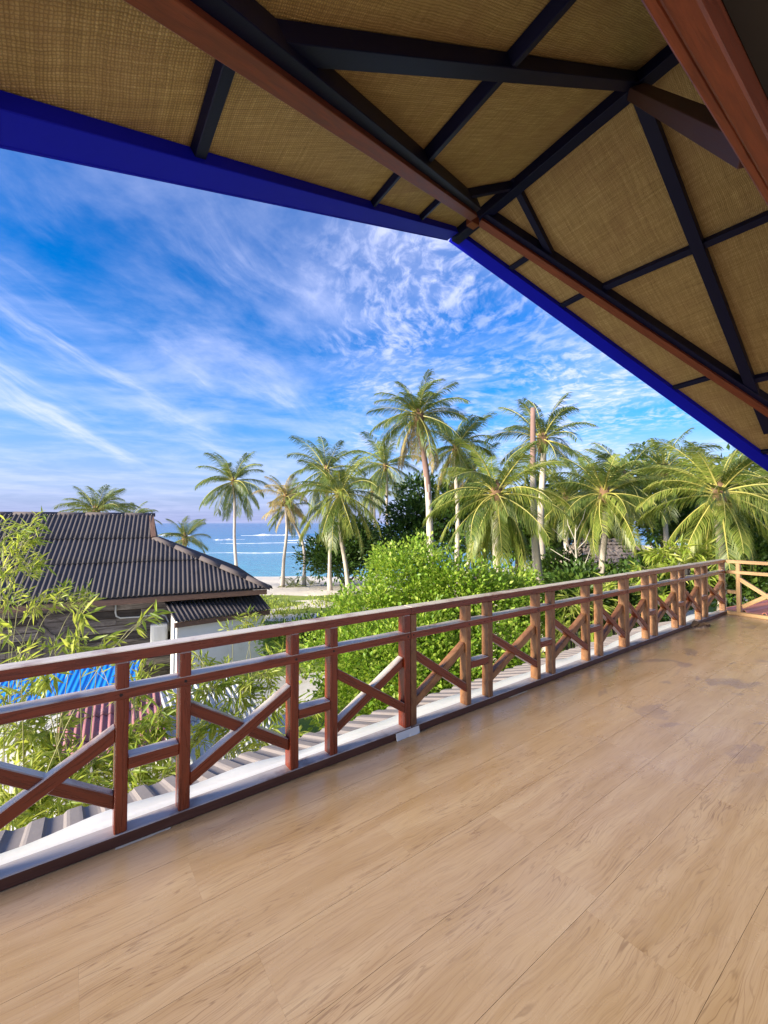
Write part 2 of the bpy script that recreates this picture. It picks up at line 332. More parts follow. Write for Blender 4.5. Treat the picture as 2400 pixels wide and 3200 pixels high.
M_LAWN = lawn_mat()
def sea_mat():
    m, t, b = newmat('sea_water'); v = N(t, 'ShaderNodeNewGeometry').outputs['Position']
    rv = N(t, 'ShaderNodeSeparateXYZ', {0: MapN(t, v, rot=(0, 0, math.pi / 2 - ALPHA))})      # y = distance offshore
    off = Mth(t, 'ADD', rv.outputs[1], Mth(t, 'MULTIPLY', Noise(t, MapN(t, v, scale=(0.02, 0.05, 1)), 1.0, 5, 0.6), 40.0))
    k = N(t, 'ShaderNodeMapRange', {0: Mth(t, 'LOGARITHM', Mth(t, 'MAXIMUM', off, 20.0), 10.0), 1: 1.75, 2: 3.0})
    c = Ramp(t, k.outputs[0], [(0.0, (0.12, 0.40, 0.48)), (0.20, (0.08, 0.29, 0.42)), (0.45, (0.05, 0.19, 0.36)), (1.0, (0.05, 0.13, 0.30))])
    t.links.new(c, b.inputs['Base Color']); b.inputs['Roughness'].default_value = 0.18
    b.inputs['Specular IOR Level'].default_value = 0.5
    rvv = MapN(t, v, rot=(0, 0, math.pi / 2 - ALPHA))
    wv = Noise(t, MapN(t, rvv, scale=(0.10, 0.5, 1)), 1.0, 6, 0.62, 0.4); ch = Noise(t, MapN(t, rvv, scale=(0.7, 1.8, 1)), 1.0, 4, 0.6)
    bump(t, b, Mth(t, 'ADD', wv, Mth(t, 'MULTIPLY', ch, 0.35)), 1.0, 0.9); return m
M_SEA = sea_mat()
M_FOAM = paint('foam', (0.86, 0.88, 0.90), rough=0.9, mott=0.15, scale=0.6, bmp=0.8)

# ------------------------------------------------------------------ terrain and sea
SEA_Z = -4.4
def gz(fwd):
    if fwd < 27: return -3.0
    return -3.0 - 1.55 * ((min(fwd, 49) - 27) / 22.0) ** 1.3 - max(0, fwd - 49) * 0.05
def lf(lat, fwd): return R * lat + FH * fwd
lats = [-900, -300, -120] + list(np.linspace(-60, 80, 71)) + [160, 400, 900]
fws = [-120, -40] + list(np.linspace(-10, 70, 61)) + [100, 160]
rg = random.Random(3); V = []; Fc = []
for fw in fws:
    for la in lats:
        cv = max(0, la - 6) * 0.9                       # the shore runs out to the right
        p = lf(la, fw); V.append((p[0], p[1], gz(fw - min(cv, 60)) + (rg.uniform(-.05, .05) if fw > 20 else 0)))
nl = len(lats)
for i in range(len(fws) - 1):
    for j in range(nl - 1): Fc.append((i * nl + j, i * nl + j + 1, (i + 1) * nl + j + 1, (i + 1) * nl + j))
tag(link('ground', pydata('ground', V, Fc, True), M_GROUND), kind='structure')
def quad(name, pts, mat, parent=None): return link(name, pydata(name, pts, [tuple(range(len(pts)))]), mat, parent)
p = [lf(-20000, 44), lf(20000, 44), lf(20000, 40000), lf(-20000, 40000)]
sea = quad('sea', [(q[0], q[1], SEA_Z) for q in p], M_SEA); tag(sea, kind='structure')
def wave_ridge(name, la0, la1, fw, h, wid, mat, seed, ragged=0.5):
    r = random.Random(seed); n = 70; V = []; Fc = []
    prof = [(-1.0, 0.0), (-0.55, 0.25), (-0.15, 0.8), (0.1, 1.0), (0.4, 0.75), (1.0, 0.0)]; ph = [r.uniform(0, 6) for _ in range(4)]
    for i in range(n + 1):
        u = i / n; la = la0 + (la1 - la0) * u
        e = min(1, 2.5 * u, 2.5 * (1 - u)) ** 1.5; k = e * (0.75 + 0.25 * math.sin(u * 17 + ph[0])) * (1 + r.uniform(-ragged, ragged) * 0.3)
        dy = 3 * math.sin(u * 5 + ph[1]) + 1.2 * math.sin(u * 19 + ph[2])
        for a, b in prof:
            p = lf(la, fw + dy - a * wid * (0.6 + 0.4 * k) * (1 + r.uniform(-ragged, ragged) * 0.25)); V.append((p[0], p[1], SEA_Z - 0.02 + h * b * max(k, 0.02)))
    m = len(prof)
    for i in range(n):
        for j in range(m - 1): Fc.append((i * m + j, (i + 1) * m + j, (i + 1) * m + j + 1, i * m + j + 1))
    return link(name, pydata(name, V, Fc, True), mat, sea)
segs = [(-100, 60, 215, 1.1, 5.0, M_SEA)]
rs_ = random.Random(12)
for fw, h, w, gap in ((206, 1.0, 6.0, 30), (150, 0.4, 2.6, 22), (98, .16, .9, 26), (84, .10, .6, 34), (122, .2, 1.2, 60), (48.9, .03, .45, 3), (66, .06, .4, 30)):
    la = -150
    while la < 70:
        ln_ = rs_.uniform(.5, 1.6) * gap; segs.append((la, la + ln_, fw + rs_.uniform(-.04, .04) * fw, h * rs_.uniform(.6, 1.2), w * rs_.uniform(.5, 1.2), M_FOAM)); la += ln_ + rs_.uniform(.1, .9) * gap
for i, (a, b, fw, h, w, mm) in enumerate(segs):
    wave_ridge('breaking_wave' if mm is M_FOAM else 'swell', a, b, fw, h, w, mm, i, 1.2 if mm is M_FOAM else .3)
# lawn between the house and the sand
V = []; Fc = []; r = random.Random(5); n = 26
pp = [lf(-2.0, 4)] + [lf(*q) for q in ((-14, 12), (-14, 24), (-9, 26.4), (-6.5, 26.8), (-4.5, 26.3), (-2.5, 27.2), (0, 27.0), (3, 29), (10, 31), (26, 40), (44, 30), (40, 8), (16, -2))]
lawn = quad('lawn', [(q[0], q[1], -2.99) for q in pp], M_LAWN); tag(lawn, kind='structure')
yard = quad('yard', [(q[0], q[1], -2.985) for q in (np.array((-9, 1.9)), np.array((3.6, 1.9)), np.array((3.6, 8.5)), np.array((6.5, 11.5)), np.array((-9, 16)))], paint('yard_concrete', (0.78, 0.75, 0.70), rough=0.9, mott=0.5, scale=0.9, dirt=(0.55, 0.50, 0.43))); tag(yard, kind='structure')

# ------------------------------------------------------------------ balcony floor: planks with open joints
D = 2.35                                                    # inner face of the railing
SX0, SX1 = -2.6, 8.72
fl = box('floor', (SX0, -4.2, -0.26), (SX1 + 0.12, 2.44, -0.016), paint('floor_deck_dark', (0.07, 0.045, 0.03), rough=0.8), None, 0); tag(fl, kind='structure')
qs = [2.44, 2.11, 1.81, 1.50, 1.20, 0.90, 0.51, 0.20, -0.11, -0.42, -0.73, -1.04, -1.35, -1.66, -1.97, -2.28, -2.59, -2.9, -3.21, -3.52, -3.83, -4.14]
r = random.Random(11); cache = {}
for i in range(len(qs) - 1):
    w = qs[i] - qs[i + 1]; x = SX0 - r.uniform(0, 1.1)
    while x < SX1 + 0.1:
        x2 = min(x + 1.22, SX1 + 0.1); x1 = max(x, SX0)
        if x2 - x1 > 0.05:
            key = (round(x2 - x1, 4), round(w, 4))
            if key not in cache:
                cache[key] = boxv((0, 0, -0.014), (x2 - x1 - 0.0002, w - 0.0012, 0), 0); cache[key].materials.append(M_FLOOR)
            o = bpy.data.objects.new('plank', cache[key]); COL.objects.link(o); o.parent = fl; o.location = (x1, qs[i + 1], 0)
        x += 1.22

# ------------------------------------------------------------------ railing
TOP, DEP = 0.90, 0.083
def spx(x): return ony(x, 2000, D)[0]
pw = 0.054
def post(x, parent, mat, w=pw, z0=0.056, z1=0.846):
    o = link('post', boxv((0, -w / 2, -DEP / 2 + 0.002), (z1 - z0, w / 2, DEP / 2 - 0.002), 0.005), mat, parent)
    # grain (local x) runs upwards; local y along the rail, local z outwards
    o.matrix_world = Matrix(((0, 1, 0, x + w / 2), (0, 0, 1, D + DEP / 2), (1, 0, 0, z0), (0, 0, 0, 1))); return o
def brace(x1, z1, x2, z2, parent, mat, q0, q1, h=0.062):
    M, L = beam_mat((x1, 0, z1), (x2, 0, z2), (0, 0, 1))
    # ends cut upright against the posts
    dx, dz = x2 - x1, z2 - z1; hh = h / abs(dx) * math.hypot(dx, dz) / 2
    V = []
    for q in (q0, q1):
        V += [(x1, q, z1 - hh), (x2, q, z2 - hh), (x2, q, z2 + hh), (x1, q, z1 + hh)]
    ang = math.atan2(dz, dx); ca, sa = math.cos(ang), math.sin(ang)
    loc = [((v[0] - x1) * ca + (v[2] - z1) * sa, v[1] - q0, -(v[0] - x1) * sa + (v[2] - z1) * ca) for v in V]
    bm = bmesh.new(); vs = [bm.verts.new(p) for p in loc]
    for f in ((0, 1, 2, 3), (7, 6, 5, 4), (0, 4, 5, 1), (1, 5, 6, 2), (2, 6, 7, 3), (3, 7, 4, 0)): bm.faces.new([vs[i] for i in f])
    bmesh.ops.recalc_face_normals(bm, faces=bm.faces); bmesh.ops.bevel(bm, geom=bm.edges[:], offset=0.004, segments=1, affect='EDGES')
    me = bpy.data.meshes.new('brace'); bm.to_mesh(me); bm.free()
    o = link('brace', me, mat, parent); o.matrix_world = Matrix(((ca, 0, -sa, x1), (0, 1, 0, q0), (sa, 0, ca, z1), (0, 0, 0, 1))); return o
def rail_section(label, posts, mat, pmat, x0, x1, front, pattern='XR', far=False):
    root = empty('railing_section', (x0, D + DEP / 2, 0), 0, label, 'railing', 'timber railing sections along the balcony edge')
    bpy.context.view_layer.update()
    kids = []
    kids.append(beam('sill_rail', (x0, D + 0.045, 0.056), (x1, D + 0.045, 0.056), 0.092, 0.055, M_SILL))
    kids.append(beam('top_rail', (x0, D + 0.045, TOP), (x1, D + 0.045, TOP), 0.094, 0.053, mat))
    kids.append(beam('mid_rail', (x0 + 0.002, D + 0.0445, 0.724), (x1 - 0.002, D + 0.0445, 0.724), 0.091, 0.051, mat))
    for x in posts: kids.append(post(x, None, pmat))
    for i, x in enumerate(posts):
        v, f = tube([(x + pw / 2 + .006 * (i % 3 - 1), D + .0005, .70 - .004 * (i % 2)), (x + pw / 2 + .006 * (i % 3 - 1), D - .0012, .70 - .004 * (i % 2))], .0075, 8); kids.append(link('plug', pydata('plug', v, f), M_DARK))
    for i in range(len(posts) - 1):
        a, b = posts[i] + pw, posts[i + 1]
        if pattern[i % 2] == 'X' if front is not None else False:
            rf = front[i // 2 % len(front)]
            near, back = (D + 0.004, D + 0.062), (D + 0.022, D + 0.080)
            kids.append(brace(a, 0.20, b, 0.515, None, M_RAILP if far else mat, *(near if rf else back)))
            kids.append(brace(a, 0.548, b, 0.198, None, mat, *(back if rf else near), 0.058))
        else:
            kids.append(beam('rung', (a, D + 0.04, 0.398), (b, D + 0.04, 0.398), 0.076, 0.060, mat))
    for k in kids:
        mw = k.matrix_world.copy(); k.parent = root; k.matrix_parent_inverse = root.matrix_world.inverted(); k.matrix_world = mw
    return root
P1 = [spx(x) for x in (365, 564, 910, 1034, 1266)]
first = [P1[0] - 0.59, P1[0] - 0.59 - 0.27, P1[0] - 0.59 - 0.27 - 0.59]
p1 = sorted(first + P1)
rail_section('deep red timber railing section in front of the neighbour house and bamboo', p1, M_RAIL, M_RAIL, p1[0], P1[-1] + pw + 0.001, [1, 1, 1, 0][::1])
P2 = [spx(x) for x in (1283, 1459, 1528, 1680, 1727, 1838, 1879)] + [spx(1962) - pw]
p2 = [P1[-1] + pw + 0.004] + P2[1:]
rail_section('red timber railing section in front of the big light green shrub', p2, M_RAIL, M_RAILP, p2[0] - 0.001, p2[-1] + pw, [0, 0, 0, 0], far=True)
p3 = [p2[-1] + pw + 0.004] + [spx(x) - pw * .6 for x in (2030, 2056, 2122, 2144, 2195, 2215)] + [SX1 - 0.03]
rail_section('red timber railing section reaching the far balcony corner', p3, M_RAIL, M_RAILP, p3[0] - 0.001, p3[-1] + pw + .012, [0, 0, 0, 0], far=True)
# return railing, raw pale wood, along the end of the balcony
def return_section():
    xr = SX1 + 0.03
    root = empty('railing_section', (xr + 0.04, 0.6, 0), 0, 'pale unstained timber railing section closing the end of the balcony', 'railing', 'timber railing sections along the balcony edge')
    bpy.context.view_layer.update(); kids = []
    q1, q0 = D - 0.006, -2.2
    for nm, z, h, w in (('sill_rail', 0.056, 0.055, 0.09), ('top_rail', 0.895, 0.052, 0.09), ('mid_rail', 0.722, 0.05, 0.086)):
        kids.append(beam(nm, (xr + 0.04, q1, z), (xr + 0.04, q0, z), w, h, M_RETURN))
    qq = [onx(2300, 1850, xr)[1], ]
    pat = [0.62, 0.26]; k = 0
    while qq[-1] > q0 + 0.3: qq.append(qq[-1] - pat[k % 2] - pw); k += 1
    for q in qq:
        o = link('post', boxv((0, -pw / 2, -0.04), (0.788, pw / 2, 0.04), 0.004), M_RETURN)
        o.matrix_world = Matrix(((0, 0, 1, xr + 0.04), (0, 1, 0, q - pw / 2), (1, 0, 0, 0.057), (0, 0, 0, 1))); kids.append(o)
    kids.append(beam('rung', (xr + 0.04, q1, 0.40), (xr + 0.04, qq[0], 0.40), 0.07, 0.055, M_RETURN))
    for i in range(len(qq) - 1):
        a, b = qq[i] - pw, qq[i + 1]
        if i % 2 == 0:
            kids.append(beam('brace', (xr + 0.030, a, 0.62), (xr + 0.030, b, 0.19), 0.05, 0.06, M_RETURN))
            kids.append(beam('brace', (xr + 0.046, a, 0.17), (xr + 0.046, b, 0.60), 0.05, 0.06, M_RETURN))
        else: kids.append(beam('rung', (xr + 0.04, a, 0.40), (xr + 0.04, b, 0.40), 0.07, 0.055, M_RETURN))
    for k in kids:
        mw = k.matrix_world.copy(); k.parent = root; k.matrix_parent_inverse = root.matrix_world.inverted(); k.matrix_world = mw
return_section()

# ------------------------------------------------------------------ balcony roof (gable with a raked prow)
SR = 4.35
PROW = onx(1400, 742, SR); J = onx(1985, 238, SR)
Lp = ony(790, 85, J[1]); Rp = ony(2357, 1215, J[1])
def plane(A, B, C_):
    n = np.cross(B - A, C_ - A); n /= np.linalg.norm(n); return n if n[2] < 0 else -n      # normal pointing down into the room
rd = (J - PROW) / np.linalg.norm(J - PROW)                 # ridge direction, inwards
roof = empty('balcony_roof', (float(J[0]), float(J[1]), 2.0), 0, 'gabled balcony roof lined with woven mats between navy beams', 'roof')
bpy.context.view_layer.update()
def adopt(o, root):
    mw = o.matrix_world.copy(); o.parent = root; o.matrix_parent_inverse = root.matrix_world.inverted(); o.matrix_world = mw; return o
class Slope:
    def __init__(s, third):
        s.n = plane(PROW, J, third); s.b = rd                # b: along ridge inwards
        s.a = np.cross(s.n, rd)
        if np.dot(s.a, third - J) < 0: s.a = -s.a           # a: down the slope
    def px(s, x, y, off=0.0):
        P = onplane(x, y, PROW + s.n * off, s.n); return np.array([np.dot(P - PROW, s.a), np.dot(P - PROW, s.b)])
    def pt(s, ab, off=0.0): return PROW + s.a * ab[0] + s.b * ab[1] + s.n * off
    def M(s):
        return Matrix(((s.a[0], s.b[0], -s.n[0], PROW[0]), (s.a[1], s.b[1], -s.n[1], PROW[1]), (s.a[2], s.b[2], -s.n[2], PROW[2]), (0, 0, 0, 1)))
    def bar(s, name, p, q, w, h, mat, drop=0.0):
        return adopt(beam(name, s.pt(p), s.pt(q), w, h, mat, None, -s.n, drop), roof)
    def bpx(s, name, x1, y1, x2, y2, w, h, mat, drop=0.0, ext=(0, 0)):
        p, q = s.px(x1, y1), s.px(x2, y2); d = (q - p) / np.linalg.norm(q - p)
        return s.bar(name, p - d * ext[0], q + d * ext[1], w, h, mat, drop)
SL, SRt = Slope(Lp), Slope(Rp)
def clip(poly, p, d):                                      # keep the side of line p,d where cross >= 0
    out = []
    for i in range(len(poly)):
        a, b = poly[i], poly[(i + 1) % len(poly)]
        ca = d[0] * (a[1] - p[1]) - d[1] * (a[0] - p[0]); cb = d[0] * (b[1] - p[1]) - d[1] * (b[0] - p[0])
        if ca >= 0: out.append(a)
        if ca * cb < 0: k = ca / (ca - cb); out.append((a[0] + (b[0] - a[0]) * k, a[1] + (b[1] - a[1]) * k))
    return out
BMAX = 5.42
def build_slope(sl, edge_px, red_px, side):
    e0, e1 = sl.px(*edge_px[0], .09), sl.px(*edge_px[1], .09); ed = (e1 - e0) / np.linalg.norm(e1 - e0)
    if ed[0] < 0: ed = -ed
    amax = (4.8 if side == 'l' else 5.7) / math.cos(math.atan(0.55))                   # eave distance down the slope
    end = e0 + ed * ((amax - e0[0]) / ed[0])
    r0, r1 = sl.px(*red_px[0], .20), sl.px(*red_px[1], .20); rdv = (r1 - r0) / np.linalg.norm(r1 - r0)
    if rdv[0] < 0: rdv = -rdv
    return e0, ed, end, r0, rdv, amax
EL = build_slope(SL, [(1398, 752), (0, 462)], [(1482, 682), (478, 0)], 'l')
ER = build_slope(SRt, [(1402, 754), (2400, 1474)], [(1495, 692), (2400, 1292)], 'r')
for sl, E_, acuts, bcuts in ((SL, EL, None, None), (SRt, ER, None, None)):
    e0, ed, end, r0, rdv, amax = E_
    if sl is SL:
        ac = [0, sl.px(1450, 325)[0], sl.px(670, 370)[0], amax]
    else:
        ac = [0, sl.px(2050, 820)[0], sl.px(2320, 1185)[0], amax]
    bJ = float(np.dot(J - PROW, rd)); bS = float(sl.px(1595, 568)[1])
    bc = [-0.5, bS, bJ, bJ + 1.6, BMAX]
    for i in range(len(ac) - 1):
        for j in range(len(bc) - 1):
            cell = [(ac[i], bc[j]), (ac[i + 1], bc[j]), (ac[i + 1], bc[j + 1]), (ac[i], bc[j + 1])]
            for part in (0, 1):
                p = clip(cell, (e0[0], e0[1]), (ed[0], ed[1]))
                d = rdv if part == 0 else -rdv
                if len(p) > 2: p = clip(p, (r0[0], r0[1]), (d[0], d[1]))
                if len(p) < 3: continue
                area = 0.5 * abs(sum(p[k][0] * p[(k + 1) % len(p)][1] - p[(k + 1) % len(p)][0] * p[k][1] for k in range(len(p))))
                if area < 0.004: continue
                nv = len(p); V = [(x, y, 0) for x, y in p] + [(x, y, 0.012) for x, y in p]
                Fc = [tuple(range(nv))[::-1], tuple(range(nv, 2 * nv))] + [(k, (k + 1) % nv, nv + (k + 1) % nv, nv + k) for k in range(nv)]
                o = link('mat_panel', pydata('mat_panel', V, Fc), M_WEAVE); o.matrix_world = sl.M(); adopt(o, roof)
    # roof covering on top, its cut edge just proud of the verge board
    eo = e0 - np.array([0, 0.025]); no = np.array([ed[1], -ed[0]]) * 0.03
    pts = [(-0.0, e0[1] - 0.06), (end[0] + 0.05, end[1] - 0.06), (end[0] + 0.05, BMAX), (0, BMAX)]
    V = [(x, y, 0.10) for x, y in pts] + [(x, y, 0.112) for x, y in pts]
    o = link('roof_sheet', pydata('roof_sheet', V, [(3, 2, 1, 0), (4, 5, 6, 7), (0, 1, 5, 4), (1, 2, 6, 5), (2, 3, 7, 6), (3, 0, 4, 7)]), M_METAL); o.matrix_world = sl.M(); adopt(o, roof)
    # verge board (blue), seen from below along the edge
    nin = np.array([-ed[1], ed[0]]); nin = nin if nin[1] > 0 else -nin
    vb = 0.17
    sl.bar('verge_board', e0 + nin * (vb / 2 + 0.01), end + nin * (vb / 2 + 0.01), vb, 0.085, M_BLUE, 0.003)
    adopt(beam('verge_fascia', sl.pt(e0 + nin * 0.005), sl.pt(end + nin * 0.005), 0.018, 0.19, M_BLUE, None, -sl.n, -0.098), roof)
    # eave board
    sl.bar('eave_board', np.array([amax, end[1]]), np.array([amax, BMAX]), 0.15, 0.1, M_NAVY, 0.004)
    # navy rafter with a red rafter fixed under it, parallel to the verge
    rin = np.array([-rdv[1], rdv[0]]); rin = rin if rin[1] > 0 else -rin
    rend = r0 + rdv * ((amax - r0[0]) / rdv[0])
    sl.bar('flying_rafter', r0 + rin * 0.02, rend + rin * 0.02, 0.185, 0.155, M_NAVY, 0.004)
    adopt(beam('red_rafter', sl.pt(r0 + rdv * 0.02, 0.161), sl.pt(rend, 0.161), 0.095, 0.05, M_REDBEAM, None, -sl.n, 0.0), roof)
# ridge beam
adopt(beam('ridge_beam', PROW + np.array([0, 0, -0.02]) + rd * 0.13, PROW + rd * BMAX, 0.14, 0.15, M_NAVY, None, (0, 0, 1), 0.0), roof)
# left slope: lookouts, purlin, rafters
def lookout(sl, E_, x, y, w):
    e0, ed, end, r0, rdv, amax = E_; aa = sl.px(x, y, .06)[0]
    p = r0 + rdv * ((aa - r0[0]) / rdv[0]); q = e0 + ed * ((aa - e0[0]) / ed[0]); d = (q - p) / np.linalg.norm(q - p)
    sl.bar('lookout', p, q - d * .08, w, .055, M_NAVY, 0.004)
for x, y, w in ((668, 372, .075), (1200, 612, .045), (1340, 668, .045)): lookout(SL, EL, x, y, w)
pb = SL.px(1310, 490); SL.bar('purlin', np.array([pb[0], pb[1] - 0.1]), np.array([pb[0] + 0.02, BMAX]), 0.07, 0.09, M_NAVY, 0.004)
SL.bpx('rafter', 1985, 238, 780, 82, 0.11, 0.10, M_NAVY, 0.004, (0.1, 0.02))
SL.bpx('rafter', 1590, 568, 1424, 598, 0.06, 0.09, M_NAVY, 0.004, (0.1, 0.1))
a0 = SL.px(1985, 238); SL.bar('rafter', np.array([0, a0[1] + 1.6]), np.array([EL[5], a0[1] + 1.6]), 0.12, 0.13, M_NAVY, 0.004)
# right slope
SRt.bpx('rafter', 1985, 238, 2357, 1215, 0.12, 0.13, M_NAVY, 0.004, (0.05, 0.9))
SRt.bpx('rafter', 1612, 566, 1752, 840, 0.075, 0.10, M_NAVY, 0.004, (0.1, 0.1))
pb = SRt.px(1875, 897); pc = SRt.px(2390, 672); SRt.bar('purlin', pb, np.array([pc[0], BMAX]) if False else pb + (pc - pb) * 1.9, 0.085, 0.09, M_NAVY, 0.004)
pb = SRt.px(2290, 1192); pc = SRt.px(2400, 1168); SRt.bar('purlin', pb, pb + (pc - pb) * 3, 0.085, 0.09, M_NAVY, 0.004)
for x, y, w in ((1608, 834, .07), (1772, 950, .07), (2150, 1203, .07), (2372, 1418, .07)): lookout(SRt, ER, x, y, w)
# joint plate, brace and the heavy red tie beam
jp = onplane(1478, 682, PROW + SL.n * 0.16, SL.n)
adopt(box('joint_block', tuple(jp + np.array([-0.07, -0.05, -0.10])), tuple(jp + np.array([0.06, 0.05, 0.0])), M_REDBEAM), roof)
TB_Z = 3.02
tb = [onz(2178, 300, TB_Z), onz(2339, 300, TB_Z)]
tq1, tq0 = tb[0][1], tb[1][1]
tie = box('tie_beam', (-2.0, tq0, TB_Z), (9.4, tq1 - 0.035, TB_Z + 0.20), M_REDBEAM, None, 0.008); adopt(tie, roof)
adopt(box('beam_moulding', (-2.0, tq1 - 0.034, TB_Z + 0.012), (9.4, tq1, TB_Z + 0.16), M_REDBEAM, None, 0.006), roof)
bq = ony(2392, 650, (tq0 + tq1) / 2)
adopt(beam('brace', J + np.array([0, 0, -0.08]), np.array([bq[0], tq1 - .05, TB_Z + .15]), 0.13, 0.10, M_REDDARK, None, (0, 0, 1), 0.0), roof)
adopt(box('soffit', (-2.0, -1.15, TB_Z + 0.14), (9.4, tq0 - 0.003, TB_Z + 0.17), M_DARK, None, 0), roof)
gw = [(float(SL.pt((a, 0))[0]), float(SL.pt((a, BMAX - .1))[2])) for a in (0, 4.4)] + [(float(SRt.pt((a, 0))[0]), float(SRt.pt((a, BMAX - .1))[2])) for a in (4.6,)]  # added wall, out of view, closing the attic to keep sun off the floor
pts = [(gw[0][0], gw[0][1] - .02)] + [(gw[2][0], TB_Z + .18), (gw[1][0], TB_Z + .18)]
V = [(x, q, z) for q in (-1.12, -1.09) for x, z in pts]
adopt(link('sun_block_wall', pydata('sun_block_wall', V, [(0, 1, 2), (5, 4, 3), (0, 3, 4, 1), (1, 4, 5, 2), (2, 5, 3, 0)]), M_DARK), roof)
for x, q in ((-1.95, -1.13), (9.0, tq0 + .01)):
    adopt(box('column', (x, q, -0.012), (x + 0.14, q + 0.14, TB_Z + (.138 if q < 0 else -.002)), M_REDBEAM), roof)

# ------------------------------------------------------------------ our lower lean-to roof with white flashing
def corr_sheet(name, P, ea, eb, up, a0, a1, b0, b1, pitch, amp, mat, parent=None, prof='sine', blim=None, sag=0.0, seed=0, per=6):
    """corrugated sheet: waves across ea, length along eb; blim(a) cuts the length"""
    P, ea, eb, up = map(np.array, (P, ea, eb, up)); n = max(2, int((a1 - a0) / pitch * per)); V = []; Fc = []
    r = random.Random(seed); nb = 3
    for i in range(n + 1):
        a = a0 + (a1 - a0) * i / n; ph = a / pitch
        h = math.sin(ph * 2 * math.pi) if prof == 'sine' else max(-1, min(1, 2.2 * math.sin(ph * 2 * math.pi) + 0.35 * math.sin(ph * 6 * math.pi)))
        if prof == 'rib': h = 1.0 if (ph % 1.0) < 0.18 else -1.0 + 0.12 * math.sin(ph * 12 * math.pi)
        bb0, bb1 = b0, b1
        if blim: lo, hi = blim(a); bb0, bb1 = max(b0, lo), min(b1, hi); bb1 = max(bb1, bb0)
        for k in range(nb + 1):
            u = k / nb; V.append(P + ea * a + eb * (bb0 + (bb1 - bb0) * u) + up * (amp * h - sag * 4 * u * (1 - u)))
    m = nb + 1
    for i in range(n):
        for k in range(nb): Fc.append((i * m + k, (i + 1) * m + k, (i + 1) * m + k + 1, i * m + k + 1))
    me = pydata(name, V, Fc, prof == 'sine'); o = link(name, me, mat, parent)
    md = o.modifiers.new('thickness', 'SOLIDIFY'); md.thickness = 0.007; md.offset = -1; return o
lean = empty('lean_to_roof', (3.0, 2.9, -0.3), 0, 'weathered grey corrugated lean-to roof with white flashing below the railing', 'roof')
bpy.context.view_layer.update()
sl_d = np.array([0, 1, -0.33]); sl_d /= np.linalg.norm(sl_d); sl_u = np.array([0, 0.33, 1.0]); sl_u /= np.linalg.norm(sl_u)
x = -2.4; k = 0
while x < 8.6:
    adopt(corr_sheet('roof_sheet', (0, 2.46, -0.02 + 0.006 * (k % 2) - 0.03), (1, 0, 0), sl_d, sl_u, x, min(x + 0.98, 8.75), 0.02, 1.17, 0.19, 0.009, M_CEMENT, None, 'trap', seed=k, per=12), lean); x += 0.93; k += 1
r = random.Random(8); n = 120; V = []; Fc = []
for i in range(n + 1):
    x = -2.4 + 11.2 * i / n; e = 0.31 + 0.018 * math.sin(x * 3.1) + 0.012 * math.sin(x * 7.7)
    V += [(x, 2.447, 0.05), (x, 2.452, 0.012), (x, 2.60, -0.022 + .003 * math.sin(x * 5)), (x, 2.45 + e, -0.066 + 0.006 * math.sin(x * 9))]
for i in range(n):
    for k in range(3): Fc.append((i * 4 + k, i * 4 + k + 1, i * 4 + k + 5, i * 4 + k + 4))
fo = link('flashing', pydata('flashing', V, Fc, True), M_WHITE); adopt(fo, lean)
md = fo.modifiers.new('t', 'SOLIDIFY'); md.thickness = 0.004
base = empty('beach_house', (3.0, 2.0, -3), 0, 'white lower storey wall beneath the balcony', 'house'); bpy.context.view_layer.update()
adopt(box('lower_wall', (SX0 + 0.1, 2.1, -3.0), (SX1, 2.3, -0.262), M_WALL), base)
adopt(box('end_wall', (SX1 - 0.2, -4.0, -3.0), (SX1, 2.098, -0.262), M_WALL), base)
# red roof beyond the end railing
red = empty('red_roof', (11, 1, -0.6), 0, 'low salmon red ribbed roof beyond the end railing', 'roof'); bpy.context.view_layer.update()
A = onx(2262, 1902, 8.95); B = onx(2400, 1876, 11.4)
ea = np.array([0, -1.0, 0]); eb = np.array([B[0] - A[0], B[1] - A[1], B[2] - A[2]]); Lr = np.linalg.norm(eb); eb = eb / Lr; upv = np.cross(ea, eb); upv = upv if upv[2] > 0 else -upv
for k in range(6):
    adopt(corr_sheet('roof_sheet', A + upv * 0.003 * (k % 2), ea, eb, upv, k * 0.75, k * 0.75 + 0.78, 0.0, Lr * 1.25, 0.25, 0.016, M_REDROOF, None, 'rib', per=16), red)

# ------------------------------------------------------------------ leaves
def leaves(name, P, Dv, L, Wd, mat, parent=None, rng=None, fold=0.25, kind=None):
    """many folded leaves: base points P, directions Dv, lengths L, widths Wd"""
    n = len(P); Dv = Dv / np.linalg.norm(Dv, axis=1)[:, None]
    rnd = rng.normal(size=(n, 3)); upb = np.array([0, 0, 1.0]) + 0.55 * rnd
    Sd = np.cross(Dv, upb); Sd /= (np.linalg.norm(Sd, axis=1)[:, None] + 1e-9); Nn = np.cross(Sd, Dv)
    L = L[:, None]; Wd = Wd[:, None]
    mid = P + Dv * L * 0.45
    V = np.stack([P, mid + Sd * Wd * .5 + Nn * Wd * fold, P + Dv * L - Nn * L * 0.10, mid - Sd * Wd * .5 + Nn * Wd * fold], 1).reshape(-1, 3)
    i = np.arange(n)[:, None] * 4
    T = np.concatenate([i + np.array([[0, 1, 2]]), i + np.array([[0, 2, 3]])], 1).reshape(-1, 3)
    o = link(name, tris_np(name, V, T), mat, parent)
    if kind: o['kind'] = kind
    return o
